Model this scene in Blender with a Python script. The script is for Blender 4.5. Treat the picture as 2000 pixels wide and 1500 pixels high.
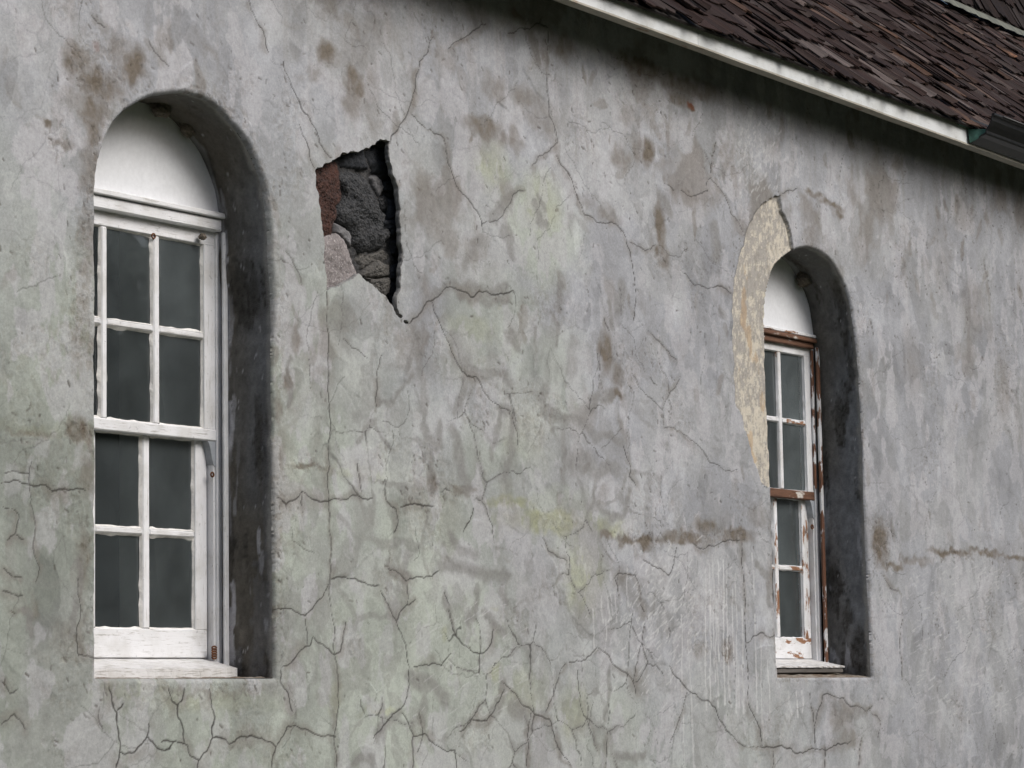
import bpy, bmesh, math, random
import numpy as np
from mathutils import Matrix, Vector, noise as mnoise

for o in list(bpy.data.objects):
    bpy.data.objects.remove(o, do_unlink=True)
scene = bpy.context.scene
COL = scene.collection
random.seed(11)
rng = np.random.default_rng(7)

# ------------------------------------------------------------------ camera
YAW, PITCH, ROLL, FPX = 0.960204778, 0.112928161, -0.0168236739, 5334.4
CAM = np.array([0.0, -6.5, 1.6])


def basis():
    f = np.array([math.sin(YAW) * math.cos(PITCH), math.cos(YAW) * math.cos(PITCH), math.sin(PITCH)])
    r = np.array([math.cos(YAW), -math.sin(YAW), 0.0])
    u = np.cross(r, f)
    return r * math.cos(ROLL) + u * math.sin(ROLL), -r * math.sin(ROLL) + u * math.cos(ROLL), f


RR, UU, FF = basis()
cd = bpy.data.cameras.new('camera')
cam = bpy.data.objects.new('camera', cd)
COL.objects.link(cam)
cd.sensor_width = 36.0
cd.lens = FPX / 2000.0 * 36.0
cd.clip_start = 0.1
cd.clip_end = 2000.0
M = Matrix.Identity(4)
for i in range(3):
    M[i][0], M[i][1], M[i][2], M[i][3] = RR[i], UU[i], -FF[i], CAM[i]
cam.matrix_world = M
scene.camera = cam

# ------------------------------------------------------------------ sky, sun, exposure
SUN_EL, SUN_AZ = 40.0, 8.0          # azimuth measured from the wall's outward normal (-Y) towards +X
el, az = math.radians(SUN_EL), math.radians(SUN_AZ)
sdir = Vector((math.sin(az) * math.cos(el), -math.cos(az) * math.cos(el), math.sin(el)))   # towards the sun
world = bpy.data.worlds.new('World')
scene.world = world
world.use_nodes = True
wn = world.node_tree
wn.nodes.clear()
sky = wn.nodes.new('ShaderNodeTexSky')
sky.sky_type = 'NISHITA'
sky.sun_disc = False
sky.sun_elevation = el
sky.sun_rotation = math.atan2(sdir.x, sdir.y)
sky.air_density = 1.0
sky.dust_density = 4.0
sky.ozone_density = 1.0
hs = wn.nodes.new('ShaderNodeHueSaturation')
hs.inputs['Saturation'].default_value = 1.0
bg = wn.nodes.new('ShaderNodeBackground')
bg.inputs['Strength'].default_value = 0.075
wo = wn.nodes.new('ShaderNodeOutputWorld')
wn.links.new(sky.outputs[0], hs.inputs['Color'])
wn.links.new(hs.outputs[0], bg.inputs['Color'])
wn.links.new(bg.outputs[0], wo.inputs['Surface'])

sl = bpy.data.lights.new('sun', 'SUN')
sl.energy = 1.2
sl.angle = math.radians(34)
sl.color = (0.945, 0.975, 1.0)
sun = bpy.data.objects.new('sun', sl)
COL.objects.link(sun)
sun.rotation_euler = (-sdir).to_track_quat('-Z', 'Y').to_euler()
scene.view_settings.view_transform = 'Standard'
scene.view_settings.look = 'None'
scene.view_settings.gamma = 1.0
scene.view_settings.use_curve_mapping = False
scene.view_settings.exposure = 0.88
scene.render.engine = 'CYCLES'
scene.render.resolution_x, scene.render.resolution_y = 1024, 768

# ------------------------------------------------------------------ small helpers


def at(px, py, y=0.0):
    """point of the vertical plane Y=y that the photograph shows at pixel (px, py)"""
    d = FF + RR * ((px - 1000) / FPX) - UU * ((py - 750) / FPX)
    return CAM + d * ((y - CAM[1]) / d[1])


def wx(px, py, y=0.0):
    p = at(px, py, y)
    return np.array([p[0], p[2]])


def to_px(p):
    q = np.asarray(p, dtype=float) - CAM
    z = q @ FF
    return np.stack([1000 + FPX * (q @ RR) / z, 750 - FPX * (q @ UU) / z], -1)


def link(name, me, mat=None, parent=None):
    o = bpy.data.objects.new(name, me)
    COL.objects.link(o)
    if mat:
        me.materials.append(mat) if len(me.materials) == 0 else None
    if parent:
        o.parent = parent
    return o


def mesh_np(name, V, F, smooth=True):
    """V (n,3), F (m,4) or (m,3) arrays"""
    me = bpy.data.meshes.new(name)
    V = np.asarray(V, np.float32)
    F = np.asarray(F, np.int32)
    k = F.shape[1]
    me.vertices.add(len(V))
    me.vertices.foreach_set('co', V.ravel())
    me.loops.add(F.size)
    me.loops.foreach_set('vertex_index', F.ravel())
    me.polygons.add(len(F))
    me.polygons.foreach_set('loop_start', np.arange(0, F.size, k, dtype=np.int32))
    me.polygons.foreach_set('loop_total', np.full(len(F), k, np.int32))
    me.update(calc_edges=True)
    if smooth:
        me.polygons.foreach_set('use_smooth', np.ones(len(F), bool))
    return me


def mesh_py(name, V, F, smooth=False):
    me = bpy.data.meshes.new(name)
    me.from_pydata([tuple(map(float, v)) for v in V], [], F)
    me.update()
    if smooth:
        me.polygons.foreach_set('use_smooth', np.ones(len(me.polygons), bool))
    return me


def add_col(me, name, C):
    a = me.attributes.new(name, 'FLOAT_COLOR', 'POINT')
    C4 = np.ones((len(C), 4), np.float32)
    C4[:, :3] = C
    a.data.foreach_set('color', C4.ravel())


def add_f(me, name, A):
    a = me.attributes.new(name, 'FLOAT', 'POINT')
    a.data.foreach_set('value', np.asarray(A, np.float32).ravel())


def box_mesh(name, x0, x1, y0, y1, z0, z1, bev=0.003, jit=0.0, seg=1):
    bm = bmesh.new()
    bmesh.ops.create_cube(bm, size=1.0)
    for v in bm.verts:
        v.co = Vector(((x0 + x1) / 2 + v.co.x * (x1 - x0), (y0 + y1) / 2 + v.co.y * (y1 - y0), (z0 + z1) / 2 + v.co.z * (z1 - z0)))
        if jit:
            v.co += Vector([random.uniform(-jit, jit) for _ in range(3)])
    if bev:
        bmesh.ops.bevel(bm, geom=bm.edges[:], offset=bev, segments=seg, affect='EDGES')
    me = bpy.data.meshes.new(name)
    bm.to_mesh(me)
    bm.free()
    return me


def box(name, x0, x1, y0, y1, z0, z1, mat, parent, bev=0.003, jit=0.0):
    return link(name, box_mesh(name, x0, x1, y0, y1, z0, z1, bev, jit), mat, parent)


def prism_y(name, pts, y0, y1, mat, parent):
    """extrude an (x,z) polygon from y0 to y1"""
    n = len(pts)
    V = [(p[0], y0, p[1]) for p in pts] + [(p[0], y1, p[1]) for p in pts]
    F = [list(range(n)), list(range(2 * n - 1, n - 1, -1))]
    for i in range(n):
        j = (i + 1) % n
        F.append([i, n + i, n + j, j])
    me = mesh_py(name, V, F)
    bm = bmesh.new(); bm.from_mesh(me)
    bmesh.ops.recalc_face_normals(bm, faces=bm.faces[:])
    bm.to_mesh(me); bm.free()
    return link(name, me, mat, parent)


def tube_mesh(name, pts, r, n=8, closed=False):
    V, F = [], []
    pts = [Vector(p) for p in pts]
    m = len(pts)
    for i, p in enumerate(pts):
        a = pts[(i - 1) % m] if (closed or i > 0) else pts[i]
        b = pts[(i + 1) % m] if (closed or i < m - 1) else pts[i]
        t = (b - a).normalized()
        s = t.cross(Vector((0.3, 0.2, 0.93))).normalized()
        w = t.cross(s)
        for k in range(n):
            q = 2 * math.pi * k / n
            V.append(p + s * (r * math.cos(q)) + w * (r * math.sin(q)))
    for i in range(m if closed else m - 1):
        for k in range(n):
            i2 = (i + 1) % m
            F.append([i * n + k, i * n + (k + 1) % n, i2 * n + (k + 1) % n, i2 * n + k])
    if not closed:
        F.append(list(range(n))[::-1]); F.append([(m - 1) * n + k for k in range(n)])
    return mesh_py(name, V, F, True)


# numpy value noise ------------------------------------------------
TAB = np.random.default_rng(3).random((24, 256, 256)).astype(np.float32)


def vnoise(x, z, seed):
    t = TAB[seed % 24]
    off = 17.31 * (seed // 24 + 1) + 3.7 * seed
    x = x + off
    z = z - off * .7
    xi = np.floor(x).astype(np.int32); zi = np.floor(z).astype(np.int32)
    fx = (x - xi).astype(np.float32); fz = (z - zi).astype(np.float32)
    fx = fx * fx * fx * (fx * (fx * 6 - 15) + 10); fz = fz * fz * fz * (fz * (fz * 6 - 15) + 10)
    xi &= 255; zi &= 255
    x1 = (xi + 1) & 255; z1 = (zi + 1) & 255
    a = t[zi, xi]; b = t[zi, x1]; c = t[z1, xi]; d = t[z1, x1]
    ab = a + (b - a) * fx
    return ab + (c + (d - c) * fx - ab) * fz


def fbm(x, z, sx, sz, seed, octv=4, gain=.55):
    """roughly 0..1, mean .5 ; sx, sz = feature size in metres"""
    s, a, tot = 0, 1.0, 0
    for k in range(octv):
        s = s + a * vnoise(x / sx * 2 ** k, z / sz * 2 ** k, seed + k * 5)
        tot += a; a *= gain
    return s / tot


def sstep(a, b, x):
    t = np.clip((x - a) / (b - a), 0, 1)
    return t * t * (3 - 2 * t)


def lerp(a, b, m):
    return a + (b - a) * m


def poly_sd(X, Z, P):
    """signed distance (negative inside) of arrays X,Z to closed polygon P"""
    d = np.full(X.shape, 1e9, np.float32)
    ins = np.zeros(X.shape, bool)
    n = len(P)
    for i in range(n):
        x0, z0 = P[i]; x1, z1 = P[(i + 1) % n]
        ex, ez = x1 - x0, z1 - z0
        L = ex * ex + ez * ez + 1e-12
        t = np.clip(((X - x0) * ex + (Z - z0) * ez) / L, 0, 1)
        d = np.minimum(d, (X - x0 - t * ex) ** 2 + (Z - z0 - t * ez) ** 2)
        if abs(ez) > 1e-9:
            c = ((z0 > Z) != (z1 > Z)) & (X < ex * (Z - z0) / ez + x0)
            ins ^= c
    d = np.sqrt(d)
    return np.where(ins, -d, d)


def jag(P, amp, levels, closed, rs):
    P = [np.array(p, float) for p in P]
    for _ in range(levels):
        Q = []
        n = len(P)
        for i in range(n if closed else n - 1):
            a, b = P[i], P[(i + 1) % n]
            e = b - a
            m = (a + b) / 2 + np.array([-e[1], e[0]]) * rs.uniform(-amp, amp)
            Q += [a, m]
        if not closed:
            Q.append(P[-1])
        P = Q
    return np.array(P)


# ------------------------------------------------------------------ materials


def new_mat(name):
    m = bpy.data.materials.new(name)
    m.use_nodes = True
    nt = m.node_tree
    nt.nodes.clear()
    out = nt.nodes.new('ShaderNodeOutputMaterial')
    b = nt.nodes.new('ShaderNodeBsdfPrincipled')
    nt.links.new(b.outputs[0], out.inputs[0])
    return m, nt, b


def N(nt, kind, **kw):
    n = nt.nodes.new('ShaderNode' + kind)
    for k, v in kw.items():
        if hasattr(n, k) and k not in n.inputs:
            setattr(n, k, v)
        else:
            n.inputs[k].default_value = v
    return n


def ramp(nt, src, stops):
    r = nt.nodes.new('ShaderNodeValToRGB')
    e = r.color_ramp.elements
    while len(e) > 1:
        e.remove(e[-1])
    e[0].position = stops[0][0]; e[0].color = (*stops[0][1], 1)
    for p, c in stops[1:]:
        q = e.new(p); q.color = (*c, 1)
    nt.links.new(src, r.inputs[0])
    return r.outputs[0]


def g(v):
    return (v, v, v)


def coords(nt, scale=(1, 1, 1), obj=True):
    tc = nt.nodes.new('ShaderNodeTexCoord')
    mp = nt.nodes.new('ShaderNodeMapping')
    mp.inputs['Scale'].default_value = scale
    nt.links.new(tc.outputs['Object' if obj else 'Generated'], mp.inputs[0])
    return mp.outputs[0]


def mixc(nt, f, a, b, mode='MIX'):
    m = nt.nodes.new('ShaderNodeMix')
    m.data_type = 'RGBA'
    m.blend_type = mode
    for s, v in ((m.inputs[0], f), (m.inputs[6], a), (m.inputs[7], b)):
        if hasattr(v, 'links'):
            nt.links.new(v, s)
        elif isinstance(v, (int, float)):
            s.default_value = v
        else:
            s.default_value = (*v, 1)
    return m.outputs[2]


def mth(nt, op, a, b=None):
    m = nt.nodes.new('ShaderNodeMath')
    m.operation = op
    for i, v in enumerate((a, b)):
        if v is None:
            continue
        if hasattr(v, 'links'):
            nt.links.new(v, m.inputs[i])
        else:
            m.inputs[i].default_value = v
    return m.outputs[0]


def noise_n(nt, vec, scale, detail=5, rough=.6):
    n = nt.nodes.new('ShaderNodeTexNoise')
    n.inputs['Scale'].default_value = scale
    n.inputs['Detail'].default_value = detail
    n.inputs['Roughness'].default_value = rough
    nt.links.new(vec, n.inputs['Vector'])
    return n.outputs['Fac']


def bump(nt, b, h, strength, dist, prev=None):
    n = nt.nodes.new('ShaderNodeBump')
    n.inputs['Strength'].default_value = strength if not hasattr(strength, 'links') else 1
    if hasattr(strength, 'links'):
        nt.links.new(strength, n.inputs['Strength'])
    n.inputs['Distance'].default_value = dist
    nt.links.new(h, n.inputs['Height'])
    if prev:
        nt.links.new(prev, n.inputs['Normal'])
    nt.links.new(n.outputs[0], b.inputs['Normal'])
    return n.outputs[0]


def mat_plaster(name):
    m, nt, b = new_mat(name)
    at_ = N(nt, 'Attribute', attribute_name='stain_shade_colour')
    ro = N(nt, 'Attribute', attribute_name='roughcast')
    v = coords(nt)
    f1 = noise_n(nt, v, 95, 4, .65)
    f2 = noise_n(nt, v, 320, 3, .6)
    s = ramp(nt, f1, [(.3, g(.86)), (.55, g(1.0)), (.75, g(1.1))])
    s2 = ramp(nt, f2, [(.3, g(.9)), (.7, g(1.08))])
    f3 = noise_n(nt, v, 26, 9, .72)
    f4 = noise_n(nt, coords(nt, (1.0, 1.0, .85)), 150, 4, .7)
    s3 = ramp(nt, f3, [(.30, g(.86)), (.5, g(1.0)), (.70, g(1.11))])
    s4 = ramp(nt, f4, [(.27, g(.66)), (.35, g(1.0)), (.66, g(1.0)), (.74, g(1.08))])
    c = mixc(nt, 1.0, mixc(nt, 1.0, at_.outputs['Color'], s, 'MULTIPLY'), s2, 'MULTIPLY')
    c = mixc(nt, 1.0, mixc(nt, 1.0, c, s3, 'MULTIPLY'), s4, 'MULTIPLY')
    nt.links.new(c, b.inputs['Base Color'])
    b.inputs['Roughness'].default_value = .93
    b.inputs['Specular IOR Level'].default_value = .25
    st = mth(nt, 'ADD', mth(nt, 'MULTIPLY', ro.outputs['Fac'], .6), .10)
    p = bump(nt, b, f2, .25, .002)
    bump(nt, b, f1, st, .006, p)
    return m


def mat_paint(name, white=(.715, .715, .725), wood=(.16, .07, .038), wood2=(.30, .16, .09), peel=.72, axis=2, grain=.5, peel_soft=.03, check=(.30, .42)):
    """old white paint on wood; peel = noise level above which bare wood shows; axis = grain direction"""
    m, nt, b = new_mat(name)
    sc = [38, 38, 38]; sc[axis] = 3.2
    vg = coords(nt, tuple(sc))
    sc2 = [9, 9, 9]; sc2[axis] = 3.0
    vp = coords(nt, tuple(sc2))
    v = coords(nt)
    gr = noise_n(nt, vg, 4.0, 6, .65)
    pn = noise_n(nt, vp, 2.2, 7, .62)
    dirt = noise_n(nt, v, 9, 6, .6)
    fine = noise_n(nt, v, 70, 3, .6)
    wc = ramp(nt, gr, [(.3, wood), (.5, wood2), (.72, tuple(x * .55 for x in wood))])
    pc = mixc(nt, 1.0, white, ramp(nt, dirt, [(.3, (.80, .79, .76)), (.55, g(1.0)), (.8, g(1.02))]), 'MULTIPLY')
    pc = mixc(nt, 1.0, pc, ramp(nt, gr, [(check[0], (.62, .60, .57)), (check[1], g(1.0))]), 'MULTIPLY')
    pc = mixc(nt, 1.0, pc, ramp(nt, fine, [(.27, g(.72)), (.36, g(1.0))]), 'MULTIPLY')
    mask = ramp(nt, pn, [(peel - peel_soft, g(0)), (peel + peel_soft, g(1))])
    c = mixc(nt, mask, pc, wc)
    nt.links.new(c, b.inputs['Base Color'])
    b.inputs['Roughness'].default_value = .55
    b.inputs['Specular IOR Level'].default_value = .35
    p = bump(nt, b, gr, grain, .0015)
    inv = mth(nt, 'SUBTRACT', 1.0, mask)
    bump(nt, b, inv, .6, .0012, p)
    return m


def mat_simple(name, col, rough=.8, var=.25, scale=30, bstr=.4, bdist=.004, metallic=0.0, stretch=(1, 1, 1), col2=None, spec=.3):
    m, nt, b = new_mat(name)
    v = coords(nt, stretch)
    n1 = noise_n(nt, v, scale, 6, .62)
    n2 = noise_n(nt, v, scale * .17, 4, .6)
    lo = col2 or tuple(x * (1 - var) for x in col)
    c = ramp(nt, n1, [(.3, lo), (.7, tuple(min(1, x * (1 + var)) for x in col))])
    c = mixc(nt, 1.0, c, ramp(nt, n2, [(.3, g(1 - var * .8)), (.7, g(1 + var * .5))]), 'MULTIPLY')
    nt.links.new(c, b.inputs['Base Color'])
    b.inputs['Roughness'].default_value = rough
    b.inputs['Metallic'].default_value = metallic
    b.inputs['Specular IOR Level'].default_value = spec
    bump(nt, b, n1, bstr, bdist)
    return m


def mat_glass(name, dust=.10):
    m, nt, b = new_mat(name)
    nt.nodes.remove(b)
    out = [n for n in nt.nodes if n.type == 'OUTPUT_MATERIAL'][0]
    v = coords(nt)
    tr = N(nt, 'BsdfTransparent'); tr.inputs['Color'].default_value = (.80, .84, .82, 1)
    gl = N(nt, 'BsdfGlossy'); gl.inputs['Roughness'].default_value = .04
    gl.inputs['Color'].default_value = (.95, .97, 1, 1)
    df = N(nt, 'BsdfDiffuse')
    df.inputs['Color'].default_value = (.27, .31, .32, 1)
    wv = noise_n(nt, v, 3.2, 2, .4)
    bp = nt.nodes.new('ShaderNodeBump'); bp.inputs['Strength'].default_value = .5; bp.inputs['Distance'].default_value = .012
    nt.links.new(wv, bp.inputs['Height'])
    nt.links.new(bp.outputs[0], gl.inputs['Normal'])
    fr = N(nt, 'Fresnel'); fr.inputs['IOR'].default_value = 1.52
    m1 = nt.nodes.new('ShaderNodeMixShader')
    nt.links.new(mth(nt, 'MULTIPLY', fr.outputs[0], 1.6), m1.inputs[0])
    nt.links.new(tr.outputs[0], m1.inputs[1]); nt.links.new(gl.outputs[0], m1.inputs[2])
    d1 = noise_n(nt, coords(nt, (3, 3, 2.2)), 1.6, 6, .65)
    d2 = noise_n(nt, v, 5, 5, .6)
    dm = mth(nt, 'MULTIPLY', ramp(nt, mth(nt, 'MULTIPLY', d1, d2), [(.14, g(.50)), (.36, g(1))]), dust)
    m2 = nt.nodes.new('ShaderNodeMixShader')
    oi = nt.nodes.new('ShaderNodeObjectInfo')
    dm = mth(nt, 'MULTIPLY', dm, mth(nt, 'ADD', mth(nt, 'MULTIPLY', oi.outputs['Random'], 1.0), .55))
    nt.links.new(dm, m2.inputs[0]); nt.links.new(m1.outputs[0], m2.inputs[1]); nt.links.new(df.outputs[0], m2.inputs[2])
    nt.links.new(m2.outputs[0], out.inputs[0])
    return m


def mat_shingle(name, bright=1.0):
    m, nt, b = new_mat(name)
    oi = nt.nodes.new('ShaderNodeObjectInfo')
    at_ = N(nt, 'Attribute', attribute_name='piece')
    rnd = mth(nt, 'FRACT', mth(nt, 'ADD', mth(nt, 'MULTIPLY', oi.outputs['Random'], 7.31), at_.outputs['Fac']))
    k = bright
    tones = [(0, (.036, .019, .014)), (.30, (.064, .035, .027)), (.55, (.046, .027, .021)), (.68, (.090, .066, .056)), (.80, (.058, .034, .026)), (.90, (.20, .160, .145)), (.96, (.16, .085, .050)), (1, (.064, .040, .031))]
    base = ramp(nt, rnd, [(p, tuple(x * k for x in c)) for p, c in tones])
    add = nt.nodes.new('ShaderNodeVectorMath'); add.operation = 'ADD'
    cmb = nt.nodes.new('ShaderNodeCombineXYZ')
    nt.links.new(mth(nt, 'MULTIPLY', oi.outputs['Random'], 91.0), cmb.inputs[0])
    nt.links.new(mth(nt, 'MULTIPLY', at_.outputs['Fac'], 53.0), cmb.inputs[1])
    nt.links.new(coords(nt, (1, .06, 1)), add.inputs[0]); nt.links.new(cmb.outputs[0], add.inputs[1])
    gr = noise_n(nt, add.outputs[0], 9, 7, .7)
    gr2 = noise_n(nt, add.outputs[0], 40, 4, .6)
    c = mixc(nt, 1.0, base, ramp(nt, gr, [(.34, g(.28)), (.5, g(.8)), (.60, g(1.3)), (.66, (3.4, 3.1, 3.0))]), 'MULTIPLY')
    c = mixc(nt, 1.0, c, ramp(nt, gr2, [(.32, g(.55)), (.5, g(1.05))]), 'MULTIPLY')
    nt.links.new(c, b.inputs['Base Color'])
    b.inputs['Roughness'].default_value = .8
    b.inputs['Specular IOR Level'].default_value = .15
    bump(nt, b, mth(nt, 'ADD', gr, mth(nt, 'MULTIPLY', gr2, .5)), .8, .004)
    return m


def mat_stone(name, a, b_, scale, bdist=.01, speck=None):
    m, nt, b = new_mat(name)
    v = coords(nt)
    n1 = noise_n(nt, v, scale, 8, .68)
    n2 = noise_n(nt, v, scale * 4, 4, .6)
    vo = N(nt, 'TexVoronoi', feature='F1'); vo.inputs['Scale'].default_value = scale * 2.2
    nt.links.new(v, vo.inputs['Vector'])
    c = ramp(nt, n1, [(.3, a), (.72, b_)])
    c = mixc(nt, 1.0, c, ramp(nt, n2, [(.3, g(.7)), (.7, g(1.15))]), 'MULTIPLY')
    if speck:
        c = mixc(nt, ramp(nt, n2, [(.60, g(0)), (.68, g(1))]), c, speck)
    nt.links.new(c, b.inputs['Base Color'])
    b.inputs['Roughness'].default_value = .85
    p = bump(nt, b, vo.outputs['Distance'], .7, bdist * .6)
    bump(nt, b, n1, .9, bdist, p)
    return m


PLASTER = mat_plaster('weathered_plaster')
PAINT_V = mat_paint('white_paint_upright', peel=.80, axis=2)
PAINT_H = mat_paint('white_paint_lying', peel=.78, axis=0, grain=.7, check=(.33, .43))
PANEL = mat_simple('white_panel_paint', (.74, .75, .77), .5, .05, 60, .05, .001)
SILLP = mat_paint('flaking_sill_paint', white=(.64, .635, .63), wood=(.20, .17, .14), wood2=(.32, .28, .24), peel=.66, axis=0, grain=.9, check=(.38, .47))
PEEL_V = mat_paint('peeling_paint_upright', peel=.545, axis=2, peel_soft=.015)
PEEL_H = mat_paint('peeling_paint_lying', peel=.57, axis=0, grain=.8, peel_soft=.015)
LIGHT_V = mat_paint('flaked_paint_upright', peel=.66, axis=2, peel_soft=.015)
LIGHT_H = mat_paint('flaked_paint_lying', peel=.66, axis=0, peel_soft=.015)
ROT_H = mat_paint('rotten_wood_lying', white=(.50, .47, .43), wood=(.055, .026, .018), wood2=(.15, .075, .045), peel=.42, axis=0, grain=1.0)
BARE_V = mat_paint('bare_wood_upright', wood=(.095, .042, .025), wood2=(.18, .085, .050), peel=.46, axis=2, grain=.8, peel_soft=.015)
PUTTY = mat_simple('old_putty', (.68, .665, .635), .8, .16, 40, .6, .004)
GLASS = mat_glass('dusty_glass', .17)
GLASS2 = mat_glass('dustier_glass', .30)
HORN_SHADE = mat_simple('horn_shade_grey', (.33, .35, .375), .6, .15, 30, .3, .002)  # white horn's shade below the meeting rail, put in as grey colour
OLDWOOD = mat_simple('grey_weathered_wood', (.12, .11, .10), .9, .5, 20, .9, .006, 0, (.15, 1, 1))
RUST = mat_simple('rust', (.13, .055, .025), .85, .4, 90, .6, .003)
DARKMETAL = mat_simple('dark_bronze_metal', (.020, .020, .020), .42, .3, 25, .15, .002, .3, spec=.5)
COPPER = mat_simple('green_copper', (.05, .12, .095), .7, .5, 28, .3, .003, .1)
FASCIA = mat_paint('fascia_paint', white=(.60, .615, .61), wood=(.20, .13, .09), wood2=(.30, .24, .18), peel=.77, axis=0, grain=.35)
SOFFIT = mat_paint('soffit_paint', white=(.36, .335, .28), wood=(.14, .08, .05), wood2=(.26, .18, .12), peel=.62, axis=0, grain=.5)
SHING = mat_shingle('weathered_shingle', .55)
SHINGD = mat_shingle('dark_weathered_shingle', .30)
DECK = mat_simple('dark_boards', (.02, .016, .014), .9, .3)
FLASH = mat_simple('grey_green_flashing', (.13, .132, .105), .7, .5, 14, .25, .004, .2, (3, .4, .4))
MUD = mat_simple('dry_mud', (.17, .145, .115), .95, .4, 85, 1.0, .012)
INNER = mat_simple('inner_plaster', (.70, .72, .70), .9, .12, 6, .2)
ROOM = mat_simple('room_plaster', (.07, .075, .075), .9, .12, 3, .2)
MORTAR = mat_stone('dark_mortar', (.018, .018, .02), (.06, .058, .056), 30)
BASALT = mat_stone('rough_basalt', (.016, .017, .019), (.075, .075, .077), 40, .016)
BASALT2 = mat_stone('smooth_basalt', (.013, .015, .019), (.055, .060, .070), 18, .008)
GREYST = mat_stone('grey_stone', (.10, .098, .10), (.20, .195, .20), 14, .004)
REDST = mat_stone('red_scoria', (.016, .009, .008), (.098, .036, .022), 38, .016)
PINKST = mat_stone('pale_pink_stone', (.15, .132, .128), (.28, .25, .243), 30, .005, (.42, .40, .39))
BROWNST = mat_stone('brown_stone', (.040, .037, .034), (.12, .112, .10), 24, .008)

# ------------------------------------------------------------------ ground
gm, gnt, gb = new_mat('grass_ground')
gc = ramp(gnt, noise_n(gnt, coords(gnt), 1.2, 8, .65), [(.3, (.045, .06, .025)), (.7, (.10, .10, .06))])
gnt.links.new(gc, gb.inputs['Base Color'])
gb.inputs['Roughness'].default_value = .95
gv = [(-400, -400, 0), (400, -400, 0), (400, 400, 0), (-400, 400, 0)]
ground = link('ground', mesh_py('ground', gv, [[0, 1, 2, 3]]), gm)
ground['kind'] = 'structure'

# ------------------------------------------------------------------ wood facing the wall (mirrored in the panes)
LEAF = mat_simple('wood_foliage', (.055, .075, .035), .8, .5, 1.5, .2)
rw = np.random.default_rng(77)
V, F = [], []
for k in range(46):
    a = math.radians(-88 + 176 * (k + rw.uniform(-.3, .3)) / 45)
    R = rw.uniform(17, 23)
    bx, by = 9 + R * math.sin(a), -R * math.cos(a)
    H = rw.uniform(6.0, 9.5)
    W_ = rw.uniform(2.2, 3.4)
    for q in range(8):
        b0 = len(V); t0 = q * math.pi / 4
        V += [(bx + .25 * math.cos(t0), by + .25 * math.sin(t0), 0), (bx + .25 * math.cos(t0 + .8), by + .25 * math.sin(t0 + .8), 0), (bx + .1 * math.cos(t0 + .8), by + .1 * math.sin(t0 + .8), H * .8), (bx + .1 * math.cos(t0), by + .1 * math.sin(t0), H * .8)]
        F.append([b0, b0 + 1, b0 + 2, b0 + 3])
    for q in range(420):
        d = rw.normal(0, 1, 3); d /= np.linalg.norm(d)
        rr = rw.random() ** .4
        c = np.array([bx, by, H * .54]) + d * rr * np.array([W_, W_, H * .46])
        e1 = rw.normal(0, 1, 3); e1 /= np.linalg.norm(e1)
        e2 = np.cross(e1, rw.normal(0, 1, 3)); e2 /= np.linalg.norm(e2)
        sz = rw.uniform(.22, .5)
        b0 = len(V)
        V += [tuple(c + e1 * sz), tuple(c + e2 * sz * .6), tuple(c - e1 * sz), tuple(c - e2 * sz * .6)]
        F.append([b0, b0 + 1, b0 + 2, b0 + 3])
wood = link('woodland', mesh_py('woodland', V, F), LEAF)
wood['kind'] = 'stuff'
wood['label'] = 'dark green wood across from the wall, mirrored dimly in the panes'
wood['category'] = 'woodland'

# ------------------------------------------------------------------ the building
building = bpy.data.objects.new('old_building', None)
COL.objects.link(building)
building.location = (10, 0, 0)
building['label'] = 'old grey stucco building with two arched windows and a dark shingle roof'
building['category'] = 'building'
BOFF = Vector((-10, 0, 0))


def part(name, me, mat, parent=building):
    """meshes are written in world coordinates; shift them under the building's origin"""
    o = link(name, me, mat, parent)
    if parent is building:
        o.location = BOFF
    return o


# ---- outlines traced on the wall plane
W1 = [(188, 1325), (187, 900), (186, 462), (186.7, 366), (188.4, 335), (197, 294), (209, 263), (223, 234), (240, 218), (264, 200), (288, 190), (312, 184), (336, 181), (360, 180), (384, 185), (408, 196), (430, 212), (449, 232), (468, 253), (485, 280), (499, 308), (511, 337), (518, 366), (523, 402), (528, 450), (530, 498), (535, 600), (537, 850), (539, 1100), (540, 1325)]
W2 = [(1520, 1324), (1514, 1192), (1508.6, 1024), (1506, 949), (1502, 848), (1497, 747), (1494.5, 671), (1494, 640), (1495, 591), (1500, 560), (1511, 521), (1525, 505), (1547, 488), (1570, 483), (1593, 485), (1611, 496), (1627, 512), (1640, 535), (1652, 560), (1661, 587), (1667.6, 621), (1672, 655), (1677, 700), (1683.5, 797), (1687, 873), (1690, 975), (1693, 1080), (1699, 1192), (1703, 1290), (1704.6, 1323)]


def smooth_open(P, n):
    """resample an open polyline by arc length with light smoothing"""
    P = np.array(P)
    d = np.r_[0, np.cumsum(np.hypot(*np.diff(P, axis=0).T))]
    s = np.linspace(0, d[-1], n)
    Q = np.stack([np.interp(s, d, P[:, 0]), np.interp(s, d, P[:, 1])], 1)
    for _ in range(6):
        Q[1:-1] = (Q[:-2] + 2 * Q[1:-1] + Q[2:]) / 4
    return Q


def wobble(Q, amp, seed):
    t = np.gradient(Q, axis=0); t /= np.hypot(*t.T)[:, None]
    d_ = np.r_[0, np.cumsum(np.hypot(*np.diff(Q, axis=0).T))]
    w = (fbm(d_, d_ * 0 + .3, .09, .1, seed, 4) - .5) * amp
    w[:3] = 0; w[-3:] = 0
    return Q + np.stack([t[:, 1], -t[:, 0]], 1) * w[:, None]


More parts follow.
